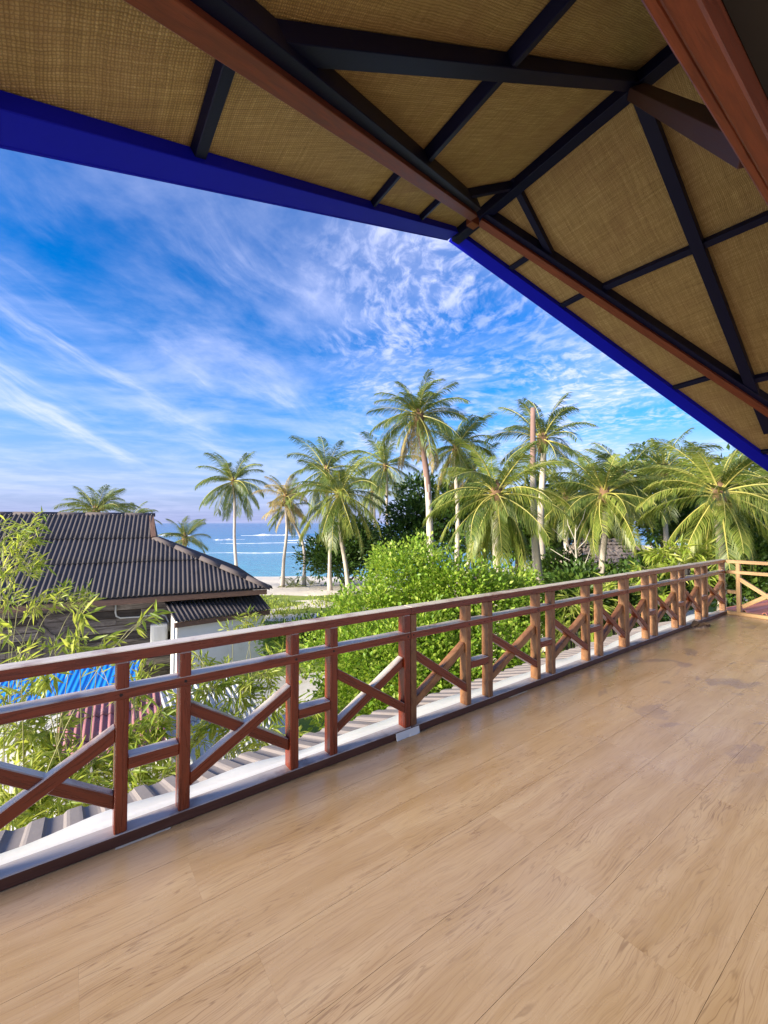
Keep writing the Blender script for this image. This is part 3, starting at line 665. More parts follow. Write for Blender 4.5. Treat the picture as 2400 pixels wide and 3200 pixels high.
def crown(name, ells, n, lsize, mat, seed, parent=None, aspect=0.55, shell=0.72, low=-0.35, clump=10):
    """leaf clusters scattered through the outer volume of several ellipsoids, with gaps"""
    rng = np.random.default_rng(seed); Ps, Ds = [], []
    vol = np.array([e[1][0] * e[1][1] + e[1][0] * e[1][2] for e in ells]); vol = vol / vol.sum()
    for (c, rad), w in zip(ells, vol):
        m = max(4, int(n * w / clump)); d = rng.normal(size=(m * 2, 3)); d /= np.linalg.norm(d, axis=1)[:, None]
        d = d[d[:, 2] > low + 0.25 * rng.normal(size=len(d))][:m]
        rr = (shell + (1.12 - shell) * rng.random(len(d)) ** 0.7)
        bumpn = 1 + 0.24 * np.sin(d[:, 0] * 5 + c[0]) * np.sin(d[:, 1] * 6 + c[1]) + 0.10 * np.sin(d[:, 2] * 9)
        cc = np.array(c) + d * rr[:, None] * bumpn[:, None] * np.array(rad)
        cr = lsize * 1.7
        for q in range(clump):
            jit = rng.normal(size=cc.shape); Ps.append(cc + jit * cr * 0.55)
            Ds.append(d * 0.9 + jit * 0.75 + np.array([0, 0, 0.25]))
    P = np.concatenate(Ps); Dv = np.concatenate(Ds); m = len(P)
    L = lsize * (0.65 + 0.7 * rng.random(m)); return leaves(name, P, Dv, L, L * aspect * (0.8 + 0.4 * rng.random(m)), mat, parent, rng)
def tree(name, label, cat, ells, n, lsize, mat, seed, trunk_r, bark=M_BARK, group=None, aspect=0.55, **kw):
    c0 = np.mean([e[0] for e in ells], 0); fw = float(np.dot(c0, FH)); la = float(np.dot(c0, R))
    g = gz(fw - min(max(0, la - 6) * .9, 60)); root = empty(name, (float(c0[0]), float(c0[1]), g - 0.02), 0, label, cat, group); bpy.context.view_layer.update()
    r = random.Random(seed); V, Fc = [], []
    for k, (c, rad) in enumerate(ells):
        st = np.array([c0[0] + r.uniform(-.1, .1), c0[1] + r.uniform(-.1, .1), g - 0.05]); mid = (st + np.array(c)) / 2 + np.array([r.uniform(-.2, .2), r.uniform(-.2, .2), 0.2])
        v, f = tube([st, st * .7 + mid * .3, mid, np.array(c)], [trunk_r, trunk_r * .8, trunk_r * .6, trunk_r * .25], 7)
        o = len(V); V += v; Fc += [tuple(i + o for i in q) for q in f]
    adopt(link('trunk', pydata('trunk', V, Fc, True), bark), root)
    adopt(crown('crown', ells, n, lsize, mat, seed, None, aspect, **kw), root); return root
def E3(px, py, t, rx, rz=None): return (at(px, py, t), (rx, rx, rz or rx * 0.8))

tree('shrub', 'large bright yellow-green leafy shrub behind the middle of the railing', 'shrub',
     [E3(1290, 1860, 9.2, 1.0, .95), E3(1150, 1960, 8.6, .85), E3(1420, 1880, 9.2, 0.95, .85), E3(1560, 1910, 9.4, .85, .75), E3(1035, 2060, 7.8, .60), E3(1180, 2120, 7.2, .80, .8), E3(1340, 2080, 7.6, .95, .9), E3(1500, 2060, 8.2, .9, .8),
      E3(1660, 1950, 9.6, .6), E3(1230, 1790, 9.6, .6, .5), E3(1600, 1850, 10.2, .7, .5), E3(1260, 2250, 6.8, .7, .6), E3(1100, 2220, 7.0, .6, .6), E3(1450, 2200, 7.4, .8, .7), E3(1340, 1980, 9, 1.0, .9)],
     48000, 0.084, M_SHRUB, 1, 0.035, aspect=0.62, shell=0.55, clump=7)
tree('shrub', 'low ragged shrub at the lawn edge beside the big light green shrub', 'shrub', [E3(910, 2010, 12, .55, .3), E3(980, 1985, 12.5, .55, .35)], 1800, 0.14, M_MIDLEAF, 2, 0.03)
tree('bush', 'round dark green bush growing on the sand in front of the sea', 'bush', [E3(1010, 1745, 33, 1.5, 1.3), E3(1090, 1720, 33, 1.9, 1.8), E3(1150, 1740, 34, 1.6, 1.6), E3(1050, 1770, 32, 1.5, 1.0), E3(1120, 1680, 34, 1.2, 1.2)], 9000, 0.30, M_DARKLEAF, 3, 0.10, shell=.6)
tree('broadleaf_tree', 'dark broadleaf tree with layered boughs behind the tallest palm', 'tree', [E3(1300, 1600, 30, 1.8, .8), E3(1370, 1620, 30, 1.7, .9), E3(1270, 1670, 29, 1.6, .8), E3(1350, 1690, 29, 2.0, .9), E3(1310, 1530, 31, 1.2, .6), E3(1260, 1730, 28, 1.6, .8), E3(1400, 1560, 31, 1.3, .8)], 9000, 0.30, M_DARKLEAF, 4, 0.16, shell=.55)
UL1 = ['mid green tree behind the low dense palm', 'dark tree behind the thatched hut roof', 'dark tree behind the background palm beside the hut', 'mid green tree behind the widest palm', 'dark tree under the right end of the roof eave', 'dark tree between the tall yellowing palm and the yellow-fronded palm', 'mid green tree just behind the yellow-fronded palm with coconuts', 'dark tree behind the bare dead palm trunk']
UND = [(1760, 1570, 27, 2.6), (1900, 1620, 29, 2.8), (2050, 1560, 29, 3.2), (2210, 1600, 24, 2.8), (2360, 1570, 21, 2.8), (1480, 1650, 27, 2.2), (1600, 1640, 24, 2.2), (1690, 1650, 26, 2.2)]
for k, (x, y, t, rr) in enumerate(UND):
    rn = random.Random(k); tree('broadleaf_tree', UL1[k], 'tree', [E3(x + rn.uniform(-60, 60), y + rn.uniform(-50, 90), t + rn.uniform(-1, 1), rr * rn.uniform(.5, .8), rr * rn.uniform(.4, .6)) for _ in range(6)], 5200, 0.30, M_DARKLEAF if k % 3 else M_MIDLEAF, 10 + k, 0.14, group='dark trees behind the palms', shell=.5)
UL2 = ['dark undergrowth shrub at the foot of the bare dead trunk', 'dark glossy shrub around the leafless sapling', 'rounded green shrub below the thatched hut roof', 'dark shrub between the hut palm and the pale bamboo thicket', 'dark shrub beside the trunk of the widest palm', 'tall leafy shrub under the right eave behind the end railing', 'low green shrub behind the yellow-fronded palm and the railing', 'low shrub under the pale bamboo thicket', 'dark shrub directly behind the end railing']
UN2 = [(1720, 1800, 17, 1.0), (1830, 1840, 13, .9), (1930, 1850, 14, .9), (2060, 1800, 13, 1.1), (2330, 1780, 11.5, 1.1), (2420, 1700, 13, 1.6), (1760, 1860, 11, .8), (2000, 1860, 11.5, .9), (2300, 1830, 12.5, 1.1)]
for k, (x, y, t, rr) in enumerate(UN2):
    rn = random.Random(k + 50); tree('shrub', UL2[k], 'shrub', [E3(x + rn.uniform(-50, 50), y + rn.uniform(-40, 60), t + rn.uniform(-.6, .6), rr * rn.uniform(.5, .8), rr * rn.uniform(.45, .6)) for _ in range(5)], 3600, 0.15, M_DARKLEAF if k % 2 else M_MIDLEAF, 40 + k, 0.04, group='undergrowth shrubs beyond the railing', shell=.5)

# ------------------------------------------------------------------ palms
def frond_mesh(elev, droop, seed, mat, nl=56, hang=0.60, lw=0.0115):
    """one coconut frond of unit length leaving along +x at an elevation and bending down"""
    r = random.Random(seed); n = 14; pts = [Vector((0, 0, 0))]; e = elev; sway = r.uniform(-.5, .5)
    for i in range(n):
        e -= droop / n * (0.6 + 0.9 * i / n); yaw = sway * (i / n) ** 2
        pts.append(pts[-1] + Vector((math.cos(e) * math.cos(yaw), math.cos(e) * math.sin(yaw), math.sin(e))) / n)
    V, Fc = tube(pts, [0.013 * (1 - 0.85 * i / n) for i in range(n + 1)], 4, False); nr = len(Fc)
    for s in (-1, 1):
        for k in range(nl):
            if r.random() < 0.10: continue
            u = 0.10 + 0.89 * (k + r.uniform(-.3, .3)) / nl; u = min(max(u, .08), .995); f = u * n; i = min(int(f), n - 1)
            p = pts[i].lerp(pts[i + 1], f - i); d = (pts[i + 1] - pts[i]).normalized()
            side = d.cross(Vector((0, 0, 1))); side = side.normalized() if side.length > .2 else Vector((0, 1, 0)); side *= s
            ll = 0.28 * (math.sin(math.pi * (0.10 + 0.86 * u)) ** 0.6) * r.uniform(.8, 1.15) + 0.02
            h = hang * r.uniform(.6, 1.4)
            d1 = (side * 0.85 + d * (0.55 + 0.4 * u) + Vector((0, 0, 0.10 - h * .35))).normalized(); d2 = (side * 0.5 + d * (0.5 + .3 * u) + Vector((0, 0, -h * 1.6))).normalized()
            m = p + d1 * ll * .5; t = m + d2 * ll * .55
            wv = d1.cross(side.cross(d1)).normalized() if False else (d * 0.9 - d1 * d.dot(d1) * 0.9 + Vector((0, 0, 0.25))).normalized()
            w = lw * r.uniform(.75, 1.2) * .5; o = len(V)
            V += [p - wv * w * .6, p + wv * w * .6, m + wv * w, m - wv * w, t]; Fc += [(o, o + 1, o + 2, o + 3), (o + 3, o + 2, o + 4)]
    me = pydata('frond', V, Fc); me.materials.append(mat); me.materials.append(M_RACHIS)
    for i in range(nr): me.polygons[i].material_index = 1
    return me
FR = {}
for kind, mat in (('g', M_FROND), ('y', M_FRONDY), ('d', M_FRONDD)):
    lst = []
    for i, el in enumerate((82, 68, 52, 36, 20, 4, -14, -34, -56)):
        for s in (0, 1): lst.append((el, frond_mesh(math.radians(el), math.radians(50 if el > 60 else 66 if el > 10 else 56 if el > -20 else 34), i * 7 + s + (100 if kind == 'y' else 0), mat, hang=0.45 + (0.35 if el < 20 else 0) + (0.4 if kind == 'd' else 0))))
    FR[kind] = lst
def palm(label, crown_px, base_px, t, Lf, nf=24, seed=0, tr=0.15, kinds='g', low=-50, bend=0.0, nuts=0, dead=0, red=False, top=82, group=None, hi=1.0, lean_to=None):
    r = random.Random(seed); cpt = at(crown_px[0], crown_px[1], t)
    fwd_b = t if lean_to is None else lean_to; b0 = at(base_px[0], base_px[1], fwd_b); la = float(np.dot(b0, R)); fw = float(np.dot(b0, FH))
    g = gz(fw - min(max(0, la - 6) * .9, 60)); bpt = np.array([b0[0], b0[1], g])
    root = empty('coconut_palm', tuple(map(float, bpt)), 0, label, 'palm tree', group); bpy.context.view_layer.update()
    pts, rad = [], []; n = 26
    for i in range(n + 1):
        u = i / n; p = bpt + (cpt - bpt) * u; p = p + R * bend * math.sin(math.pi * u) + R * 0.05 * math.sin(u * 9 + seed)
        pts.append(p); rad.append(tr * (1.45 - .5 * min(1, u * 6) if u < .17 else .95 - .30 * u) * (1 + .05 * (i % 2)))
    pts[0] = pts[0] - np.array([0, 0, 0.15])
    v, f = tube(pts, rad, 10); me = pydata('trunk', v, f, True); me.materials.append(M_TRUNK); me.materials.append(M_TRUNKR)
    if red:
        for q in me.polygons:
            if q.center.z > g + (cpt[2] - g) * (0.66 + 0.10 * math.sin(q.index * 2.3) * math.sin(q.index * .71)): q.material_index = 1
    adopt(link('trunk', me), root)
    v, f = tube([cpt - np.array([0, 0, .55]), cpt - np.array([0, 0, .2]), cpt + np.array([0, 0, .15]), cpt + np.array([0, 0, .5])], [tr * .75, tr * 1.5, tr * 1.3, tr * .3], 8)
    adopt(link('crown_shaft', pydata('crown_shaft', v, f, True), M_FIBRE), root)
    M0 = root.matrix_world.inverted()
    nf = int(nf * 1.3)
    for i in range(nf):
        u = (i + .5) / nf; el = top - (top - low) * (u ** 1.1) + r.uniform(-8, 8); az = i * 2.39996 + r.uniform(-.3, .3)
        kd = kinds[r.randrange(len(kinds))]
        if dead and i >= nf - dead: kd = 'd'; el = -70
        c = [m for e_, m in FR[kd] if abs(e_ - el) < 15] or [m for e_, m in FR[kd] if (e_ <= -50 if el < 0 else e_ >= 80)]
        o = bpy.data.objects.new('frond', c[r.randrange(len(c))]); COL.objects.link(o); s = Lf * r.uniform(.86, 1.10) * (.8 if el > 70 else 1)
        o.parent = root; o.location = tuple(cpt - bpt + np.array([math.cos(az), math.sin(az), 0]) * tr * .8 + np.array([0, 0, .12 * (el / 60)])); o.rotation_euler = (r.uniform(-.35, .35), 0, az); o.scale = (s, s * r.uniform(.8, 1.1), s)
    for i in range(nuts):
        az = r.uniform(0, 6.28); rr = 0.11 * r.uniform(.85, 1.15)
        bm = bmesh.new(); bmesh.ops.create_icosphere(bm, subdivisions=2, radius=rr); 
        for vv in bm.verts: vv.co.z *= 1.25
        me = bpy.data.meshes.new('coconut'); bm.to_mesh(me); bm.free(); o = link('coconut', me, M_NUT, root)
        o.location = tuple(cpt - bpt + np.array([math.cos(az) * tr * 2.1, math.sin(az) * tr * 2.1, -.25 - r.uniform(0, .3)]))
    return root
palm('coconut palm with drooping grey-green crown standing alone on the sand beside the sea', (730, 1505), (738, 1800), 40, 3.7, 26, 1, .16, 'g', -66)
palm('slim coconut palm on the sand with straight trunk and ragged brown-tinged crown', (893, 1552), (880, 1830), 31, 2.2, 18, 2, .13, 'gd', -66, bend=.15)
palm('short palm on the sand whose trunk curves over to the slim palm', (898, 1590), (950, 1830), 32, 2.1, 14, 3, .13, 'gd', -70, bend=.55)
palm('coconut palm with spiky upper crown behind the shaggy palm on the beach', (1020, 1470), (1034, 1830), 29, 2.9, 20, 4, .13, 'g', -55)
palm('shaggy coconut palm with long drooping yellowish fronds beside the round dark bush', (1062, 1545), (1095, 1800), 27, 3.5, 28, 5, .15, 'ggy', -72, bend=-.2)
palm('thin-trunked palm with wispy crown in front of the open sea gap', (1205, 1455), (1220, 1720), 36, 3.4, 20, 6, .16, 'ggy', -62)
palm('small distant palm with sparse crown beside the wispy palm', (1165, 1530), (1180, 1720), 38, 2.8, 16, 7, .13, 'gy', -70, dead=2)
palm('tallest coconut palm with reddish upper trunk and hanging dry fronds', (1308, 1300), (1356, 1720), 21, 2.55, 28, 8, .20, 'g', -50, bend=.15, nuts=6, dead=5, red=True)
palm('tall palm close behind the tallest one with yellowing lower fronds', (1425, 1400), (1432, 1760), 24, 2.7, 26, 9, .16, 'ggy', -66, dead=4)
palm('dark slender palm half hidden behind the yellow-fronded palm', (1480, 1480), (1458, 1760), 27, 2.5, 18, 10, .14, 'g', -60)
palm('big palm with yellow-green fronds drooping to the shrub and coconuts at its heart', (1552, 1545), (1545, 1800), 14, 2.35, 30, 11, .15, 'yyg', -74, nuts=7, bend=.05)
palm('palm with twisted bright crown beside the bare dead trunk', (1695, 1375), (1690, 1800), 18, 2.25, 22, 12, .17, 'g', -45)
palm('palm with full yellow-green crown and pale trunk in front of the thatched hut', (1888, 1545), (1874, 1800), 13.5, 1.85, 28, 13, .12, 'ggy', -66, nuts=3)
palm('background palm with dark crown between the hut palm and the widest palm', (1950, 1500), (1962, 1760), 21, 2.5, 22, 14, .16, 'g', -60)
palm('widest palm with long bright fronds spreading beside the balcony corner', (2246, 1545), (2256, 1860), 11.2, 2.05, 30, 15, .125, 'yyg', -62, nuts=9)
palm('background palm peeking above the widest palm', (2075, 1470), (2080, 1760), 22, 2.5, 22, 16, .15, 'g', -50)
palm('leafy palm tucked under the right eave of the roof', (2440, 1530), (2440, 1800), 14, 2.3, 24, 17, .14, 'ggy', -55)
palm('low dense palm behind the palm with full yellow-green crown', (1770, 1560), (1775, 1780), 20, 2.2, 22, 18, .14, 'gy', -66)
palm('palm crown showing above the ridge of the neighbour roof', (300, 1600), (300, 1800), 24, 2.0, 20, 19, .15, 'g', 5)
palm('second low palm crown beside the ridge end of the neighbour roof', (412, 1625), (412, 1800), 27, 1.6, 14, 20, .13, 'g', 0)
palm('young bushy palm crown just beyond the hip of the neighbour roof', (578, 1685), (578, 1800), 30, 1.9, 18, 21, .14, 'g', -20)
# palm seedlings on the sand
for i, (x, y) in enumerate(((925, 1832), (982, 1812), (905, 1830))):
    r = random.Random(i); b = onz(x, y, gz(29.5)); 
    b = lf(float(np.dot(b, R)), min(float(np.dot(b, FH)), 33)); g = gz(float(np.dot(b, FH)))
    root = empty('palm_seedling', (float(b[0]), float(b[1]), g), 0, ['small palm seedling at the foot of the slim beach palm', 'palm seedling with arching leaves at the sand edge beside the curved trunk', 'tiny palm seedling beside the slim beach palm trunk'][i], 'palm seedling', 'palm seedlings on the sand')
    for k in range(7):
        c = [m for e_, m in FR['g'] if 30 < e_ < 75]; o = bpy.data.objects.new('frond', c[k % len(c)]); COL.objects.link(o); o.parent = root; o.rotation_euler = (0, 0, k * 2.4); s = r.uniform(.7, 1.1); o.scale = (s, s, s); o.location = (0, 0, -.02)
# dead palm trunk without a crown
tb_ = at(1676, 1800, 15.5); tt = at(1664, 1275, 15.5)
v, f = tube([np.array([tb_[0], tb_[1], -3.1])] + [np.array([tb_[0], tb_[1], -3]) * (1 - u) + tt * u + R * .03 * math.sin(u * 7) for u in np.linspace(0.02, 1, 24)], [.17] + list(np.linspace(.15, .085, 24) * (1 + .05 * (np.arange(24) % 2))), 10)
dme = pydata('dead_trunk', v, f, True); dme.materials.append(M_TRUNK); dme.materials.append(M_TRUNKR)
for q in dme.polygons:
    if q.center.z > 3.4: q.material_index = 1
tag(link('dead_trunk', dme), 'tall bare dead palm trunk without fronds', 'tree trunk')
lt0 = at(1705, 1810, 14.8); lt1 = at(1668, 1620, 14.8)
v, f = tube([np.array([lt0[0], lt0[1], -3.1])] + [np.array([lt0[0], lt0[1], -3]) * (1 - u) + lt1 * u for u in np.linspace(.02, 1, 12)], list(np.linspace(.15, .10, 13)), 10)
tag(link('leaning_trunk', pydata('leaning_trunk', v, f, True), M_TRUNK), 'pale smooth trunk leaning against the bare dead palm trunk', 'tree trunk')

# ------------------------------------------------------------------ neighbour house
hs = empty('plank_house', (0, 0, 0), 0, 'old plank-walled house with large dark corrugated hipped roof', 'house')
P0 = onz(838, 1838, -0.5); Pl = onz(27, 1892, -0.5)
ea = (Pl - P0); ea[2] = 0; ea /= np.linalg.norm(ea); en = np.array([ea[1], -ea[0], 0]); en = en if en[1] > 0 else -en
hs.location = (float(P0[0]), float(P0[1]), -3.0); bpy.context.view_layer.update()
RUN = 3.5
T = onplane(480, 1612, P0 + en * RUN, en); zr = float(T[2]); aT = float(np.dot(T - P0, ea))
es = en * RUN + np.array([0, 0, zr + 0.5]); Ls = float(np.linalg.norm(es)); es /= Ls
nup = np.cross(ea, es); nup = nup if nup[2] > 0 else -nup
G = onplane(488, 1686, P0, nup); aG = float(np.dot(G - P0, ea)); vG = float(np.dot(G - P0, es))
AL = 11.5
def lim(a):
    if a < aG: return (0, vG * max(a, 0) / aG)
    if a < aT: return (0, vG + (Ls - vG) * (a - aG) / max(aT - aG, 1e-3))
    return (0, Ls)
rf = link('roof', pydata('roof', [P0 - P0], []), M_ROOFDK)
adopt(rf, hs)
# courses of corrugated sheets, upper ones lapping over the lower
v1 = float(np.dot(onplane(300, 1763, P0, nup) - P0, es)); v2 = float(np.dot(onplane(300, 1688, P0, nup) - P0, es))
# purlin boards under the sheets keep the roof body closed
V = [P0 + ea * a + es * b - nup * .03 for a, b in ((0, 0), (AL, 0), (AL, Ls), (aT, Ls), (aG, vG))]
back = [P0 + en * 2 * RUN + ea * a + (es - 2 * en * np.dot(es, en)) * b - np.array([0, 0, .03]) for a, b in ((0, 0), (AL, 0), (AL, Ls), (aT, Ls), (aG, vG))]
Vb = [v - 0 for v in V + back]
me = pydata('roof', Vb, [(0, 1, 2, 3, 4), (9, 8, 7, 6, 5), (0, 4, 9, 5), (4, 3, 9), (1, 0, 5, 6), (2, 1, 6, 7)]); me.materials.append(M_ROOFDK)
rf.data = me; rf.matrix_world = Matrix.Identity(4)
for ci, (b0, b1) in enumerate(((0, v1 + .06), (v1 - .02, v2 + .06), (v2 - .02, Ls))):
    a = 0.0; k = 0; lo_a = 0 if ci == 0 else aG * min(b0 / vG, 1) if b0 < vG else aG
    a = lo_a
    while a < AL:
        a1 = min(a + 0.93, AL)
        adopt(corr_sheet('roof_sheet', P0 + nup * (.025 + .022 * ci + .004 * (k % 2)), ea, es, nup, a, a1 + .04, b0, b1, 0.122, 0.021, M_ROOFDK, None, 'sine', lim, per=8), rf); a = a1; k += 1
# side slope sheets (seen from the right)
sp = P0; hip_es = (G + (back[4] + np.array([0, 0, .03]) - G) / 2) - (P0 + en * RUN); hl = float(np.linalg.norm(hip_es)); hip_es = hip_es / hl; hn = np.cross(en, hip_es); hn = hn if hn[2] > 0 else -hn
halfw = float(np.linalg.norm((back[4] - G))) / 2
def lim2(a):
    d = min(a, 2 * RUN - a); k = RUN - halfw
    return (0, hl * min(1, d / max(k, .01)))
for k in range(8): adopt(corr_sheet('roof_sheet', P0 + hn * (.02 + .004 * (k % 2)), en, hip_es, hn, k * .875, k * .875 + .91, 0, hl, .122, .021, M_ROOFDK, None, 'sine', lim2, per=8), rf)
# ridge and hip caps
def cap_run(p, q, n, w):
    p, q = np.array(p), np.array(q)
    for i in range(n):
        a, b = p + (q - p) * i / n, p + (q - p) * ((i + 1) / n + .02); d = (b - a) / np.linalg.norm(b - a); sd = np.cross(d, (0, 0, 1)); sd /= np.linalg.norm(sd); lift = .006 * (i % 2) - .02
        V = []
        for e_ in (a, b):
            V += [e_ + sd * w + np.array([0, 0, -.05 + lift]), e_ + sd * w * .4 + np.array([0, 0, .03 + lift]), e_ + np.array([0, 0, .06 + lift]), e_ - sd * w * .4 + np.array([0, 0, .03 + lift]), e_ - sd * w + np.array([0, 0, -.05 + lift])]
        o = link('roof_cap', pydata('roof_cap', V, [(k, k + 1, k + 6, k + 5) for k in range(4)], True), M_CAP); md = o.modifiers.new('t', 'SOLIDIFY'); md.thickness = .015; adopt(o, rf)
cap_run(P0 + ea * (aT - .05) + es * Ls + nup * .05, P0 + ea * AL + es * Ls + nup * .05, 9, .12)
cap_run(P0 - ea * .08 - es * .02 + nup * .045, G + nup * .06, 5, .11)
adopt(beam('gablet_board', G + nup * .10, T + nup * .05, .05, .14, M_FASCIA, None, tuple(-ea)), rf)
adopt(beam('fascia_board', P0 + ea * .03 + en * .03 + np.array([0, 0, -.035]), P0 + ea * AL + en * .03 + np.array([0, 0, -.035]), .03, .15, M_FASCIA), hs)
# plank wall
wq = 0.75; r = random.Random(4); WL = P0 + en * wq
pk = {}
zz_ = -3.0; row = 0
while zz_ < -0.62:
    a = 0.35; 
    while a < AL - .3:
        ln_ = min(r.choice((2.4, 3.1, 3.7)), AL - .3 - a); h = .205
        me = boxv((0, -.015, 0), (ln_ - .006, .015, h - .018), .005); me.materials.append(M_PLANKW)
        o = bpy.data.objects.new('plank', me); COL.objects.link(o)
        pz = zz_; p = WL + ea * a + en * r.uniform(-.008, .008); o.matrix_world = Matrix(((ea[0], en[0], 0, p[0]), (ea[1], en[1], 0, p[1]), (0, 0, 1, pz), (0, 0, 0, 1))); adopt(o, hs); a += ln_
    zz_ += .205; row += 1
bk = link('wall', pydata('wall', [P0 + ea * .35 + en * (wq + .03), P0 + ea * (AL - .3) + en * (wq + .03), P0 + ea * (AL - .3) + en * (2 * RUN - .7), P0 + ea * .35 + en * (2 * RUN - .7)] + [P0 + ea * .35 + en * (wq + .03) + np.array([0, 0, -2.5]), P0 + ea * (AL - .3) + en * (wq + .03) + np.array([0, 0, -2.5]), P0 + ea * (AL - .3) + en * (2 * RUN - .7) + np.array([0, 0, -2.5]), P0 + ea * .35 + en * (2 * RUN - .7) + np.array([0, 0, -2.5])], [(0, 1, 5, 4), (1, 2, 6, 5), (2, 3, 7, 6), (3, 0, 4, 7)]), M_FASCIA); adopt(bk, hs)
# door with crossed braces
def wallp(x, y, off=0.0): return onplane(x, y, WL - en * off, en)
d0 = wallp(235, 1960); d1 = wallp(122, 1960); dz1 = float(wallp(180, 1915)[2])
door = adopt(link('door', pydata('door', [d0 - en * .03 + np.array([0, 0, z - d0[2]]) for z in (-2.9, dz1)] + [d1 - en * .03 + np.array([0, 0, z - d1[2]]) for z in (dz1, -2.9)], [(0, 1, 2, 3)]), M_PLANKW), hs)
door.modifiers.new('t', 'SOLIDIFY').thickness = .03
for p, q in ((d0, d1),):
    A_, B_ = p - en * .05, q - en * .05
    for s_, e_, w_ in (((A_, dz1), (A_, -2.9), .09), ((B_, dz1), (B_, -2.9), .09), ((A_, dz1 - .02), (B_, dz1 - .02), .09), ((A_, -2.0), (B_, -1.1), .06), ((B_, -2.0), (A_, -1.1), .06)):
        a_, b_ = np.array([s_[0][0], s_[0][1], s_[1]]), np.array([e_[0][0], e_[0][1], e_[1]])
        adopt(beam('door_brace' if w_ == .06 else 'door_frame', a_, b_, .035, w_, M_PLANKW, None, tuple(ea) if abs(b_[2] - a_[2]) > 1.5 else (0, 0, 1)), door)
# conduit
cpts = [wallp(x, y, .04) for x, y in ((362, 1885), (361, 1915), (364, 1926), (376, 1931), (430, 1928), (500, 1918), (518, 1925), (527, 1945), (528, 1972))]
adopt(tubeobj('conduit', cpts, .022, M_PVC), hs)
# air conditioner outdoor unit on the wall
ac = wallp(498, 1968, .02); aco = empty('air_conditioner', tuple(map(float, ac)), 0, 'white air conditioner unit on the plank wall beside the white lean-to', 'air conditioner')
aco.matrix_world = Matrix(((ea[0], en[0], 0, ac[0]), (ea[1], en[1], 0, ac[1]), (0, 0, 1, ac[2]), (0, 0, 0, 1))); bpy.context.view_layer.update()
box('casing', (-.22, -.30, -.38), (.22, -.01, .22), M_PVC, aco, .03); box('grille', (-.17, -.315, -.30), (.12, -.301, .14), M_PALEROOF, aco, .004)
box('bracket', (-.2, -.28, -.44), (-.16, 0, -.381), M_DARK, aco, .003); box('bracket', (.16, -.28, -.44), (.2, 0, -.381), M_DARK, aco, .003)
# lean-to on the house
lo = empty('lean_to_shed', (0, 0, 0), 0, 'small white-walled lean-to with corrugated roof against the old house', 'shed')
q1, q2 = onz(512, 1880, -.72), onz(783, 1850, -.72); q3, q4 = onz(846, 1903, -1.16), onz(548, 1944, -1.16)
lo.location = (float(q4[0]), float(q4[1]), -3); bpy.context.view_layer.update()
le = (q3 - q4); le[2] = 0; lw_ = float(np.linalg.norm(le)); le /= lw_; ln2 = np.array([-le[1], le[0], 0]); ln2 = ln2 if ln2[1] > 0 else -ln2
dep = float(np.dot(q1 - q4, ln2)); sh = float(np.dot(q1 - q4, le)); ls = ln2 * dep + le * sh + np.array([0, 0, .44]); lsl = float(np.linalg.norm(ls)); ls /= lsl
lu = np.cross(le, ls); lu = lu if lu[2] > 0 else -lu
a = 0; k = 0
while a < lw_:
    adopt(corr_sheet('roof_sheet', q4 + lu * .004 * (k % 2), le, ls, lu, a, min(a + .95, lw_), 0, lsl, .122, .021, M_ROOFDK, None, 'sine', per=8), lo); a += .91; k += 1
adopt(beam('fascia_board', q4 + ln2 * .06 + np.array([0, 0, -.035]), q4 + le * lw_ + ln2 * .06 + np.array([0, 0, -.035]), .03, .14, M_FASCIA), lo)
w4 = q4 + ln2 * .15 + le * .08
V = []
for z in (-3.0, -1.14): V += [np.array([*(w4)[:2], z]), np.array([*(w4 + le * (lw_ - .25))[:2], z]), np.array([*(w4 + le * (lw_ - .25) + ln2 * (dep - .2))[:2], z + (.38 if z > -2 else 0)]), np.array([*(w4 + ln2 * (dep - .2))[:2], z + (.38 if z > -2 else 0)])]
adopt(link('wall', pydata('wall', V, [(0, 1, 5, 4), (1, 2, 6, 5), (2, 3, 7, 6), (3, 0, 4, 7)]), M_WALL), lo)
adopt(beam('corner_pipe', w4 + np.array([-.05, -.05, -1.2 - w4[2]]), w4 + np.array([-.05, -.05, -2.99 - w4[2]]), .05, .05, M_PVC, None, (1, 0, 0)), lo)

# low shed roofs between the houses
def shed(label, name, px4, z0, z1, mat, pitch, zbase, n):
    """px4: near-left, near-right pixels at height z0 and a far pixel at z1"""
    A, B, Cc = onz(*px4[0], z0), onz(*px4[1], z0), onz(*px4[2], z1)
    root = empty(name, (float((A + B)[0] / 2), float((A + B)[1] / 2), -3.0), 0, label, 'shed'); bpy.context.view_layer.update()
    e = B - A; wd = float(np.linalg.norm(e)); e /= wd; nn = np.array([-e[1], e[0], 0]); nn = nn if nn[1] > 0 else -nn
    dp = float(np.dot(Cc - A, nn)); l = nn * dp + np.array([0, 0, z1 - z0]); L = float(np.linalg.norm(l)); l /= L; u = np.cross(e, l); u = u if u[2] > 0 else -u
    for ci in range(n):
        a = 0; k = 0
        while a < wd - .01:
            adopt(corr_sheet('roof_sheet', A + u * (.012 * ci + .004 * (k % 2)), e, l, u, a, min(a + .84, wd), L * ci / n - (.03 if ci else 0), L * (ci + 1) / n + .02, pitch, pitch * (.07 if mat is M_BLUEROOF else .16), mat, None, 'sine', per=7), root); a += .8; k += 1
    V = []
    for dz in (0, 1):
        for aa, dd in ((.15, .15), (wd - .15, .15), (wd - .15, dp - .1), (.15, dp - .1)):
            p = A + e * aa + nn * dd; V.append((p[0], p[1], -3.0 if dz == 0 else z0 + (z1 - z0) * dd / dp - .05))
    adopt(link('wall', pydata('wall', V, [(0, 1, 5, 4), (1, 2, 6, 5), (2, 3, 7, 6), (3, 0, 4, 7)]), M_WALL), root)
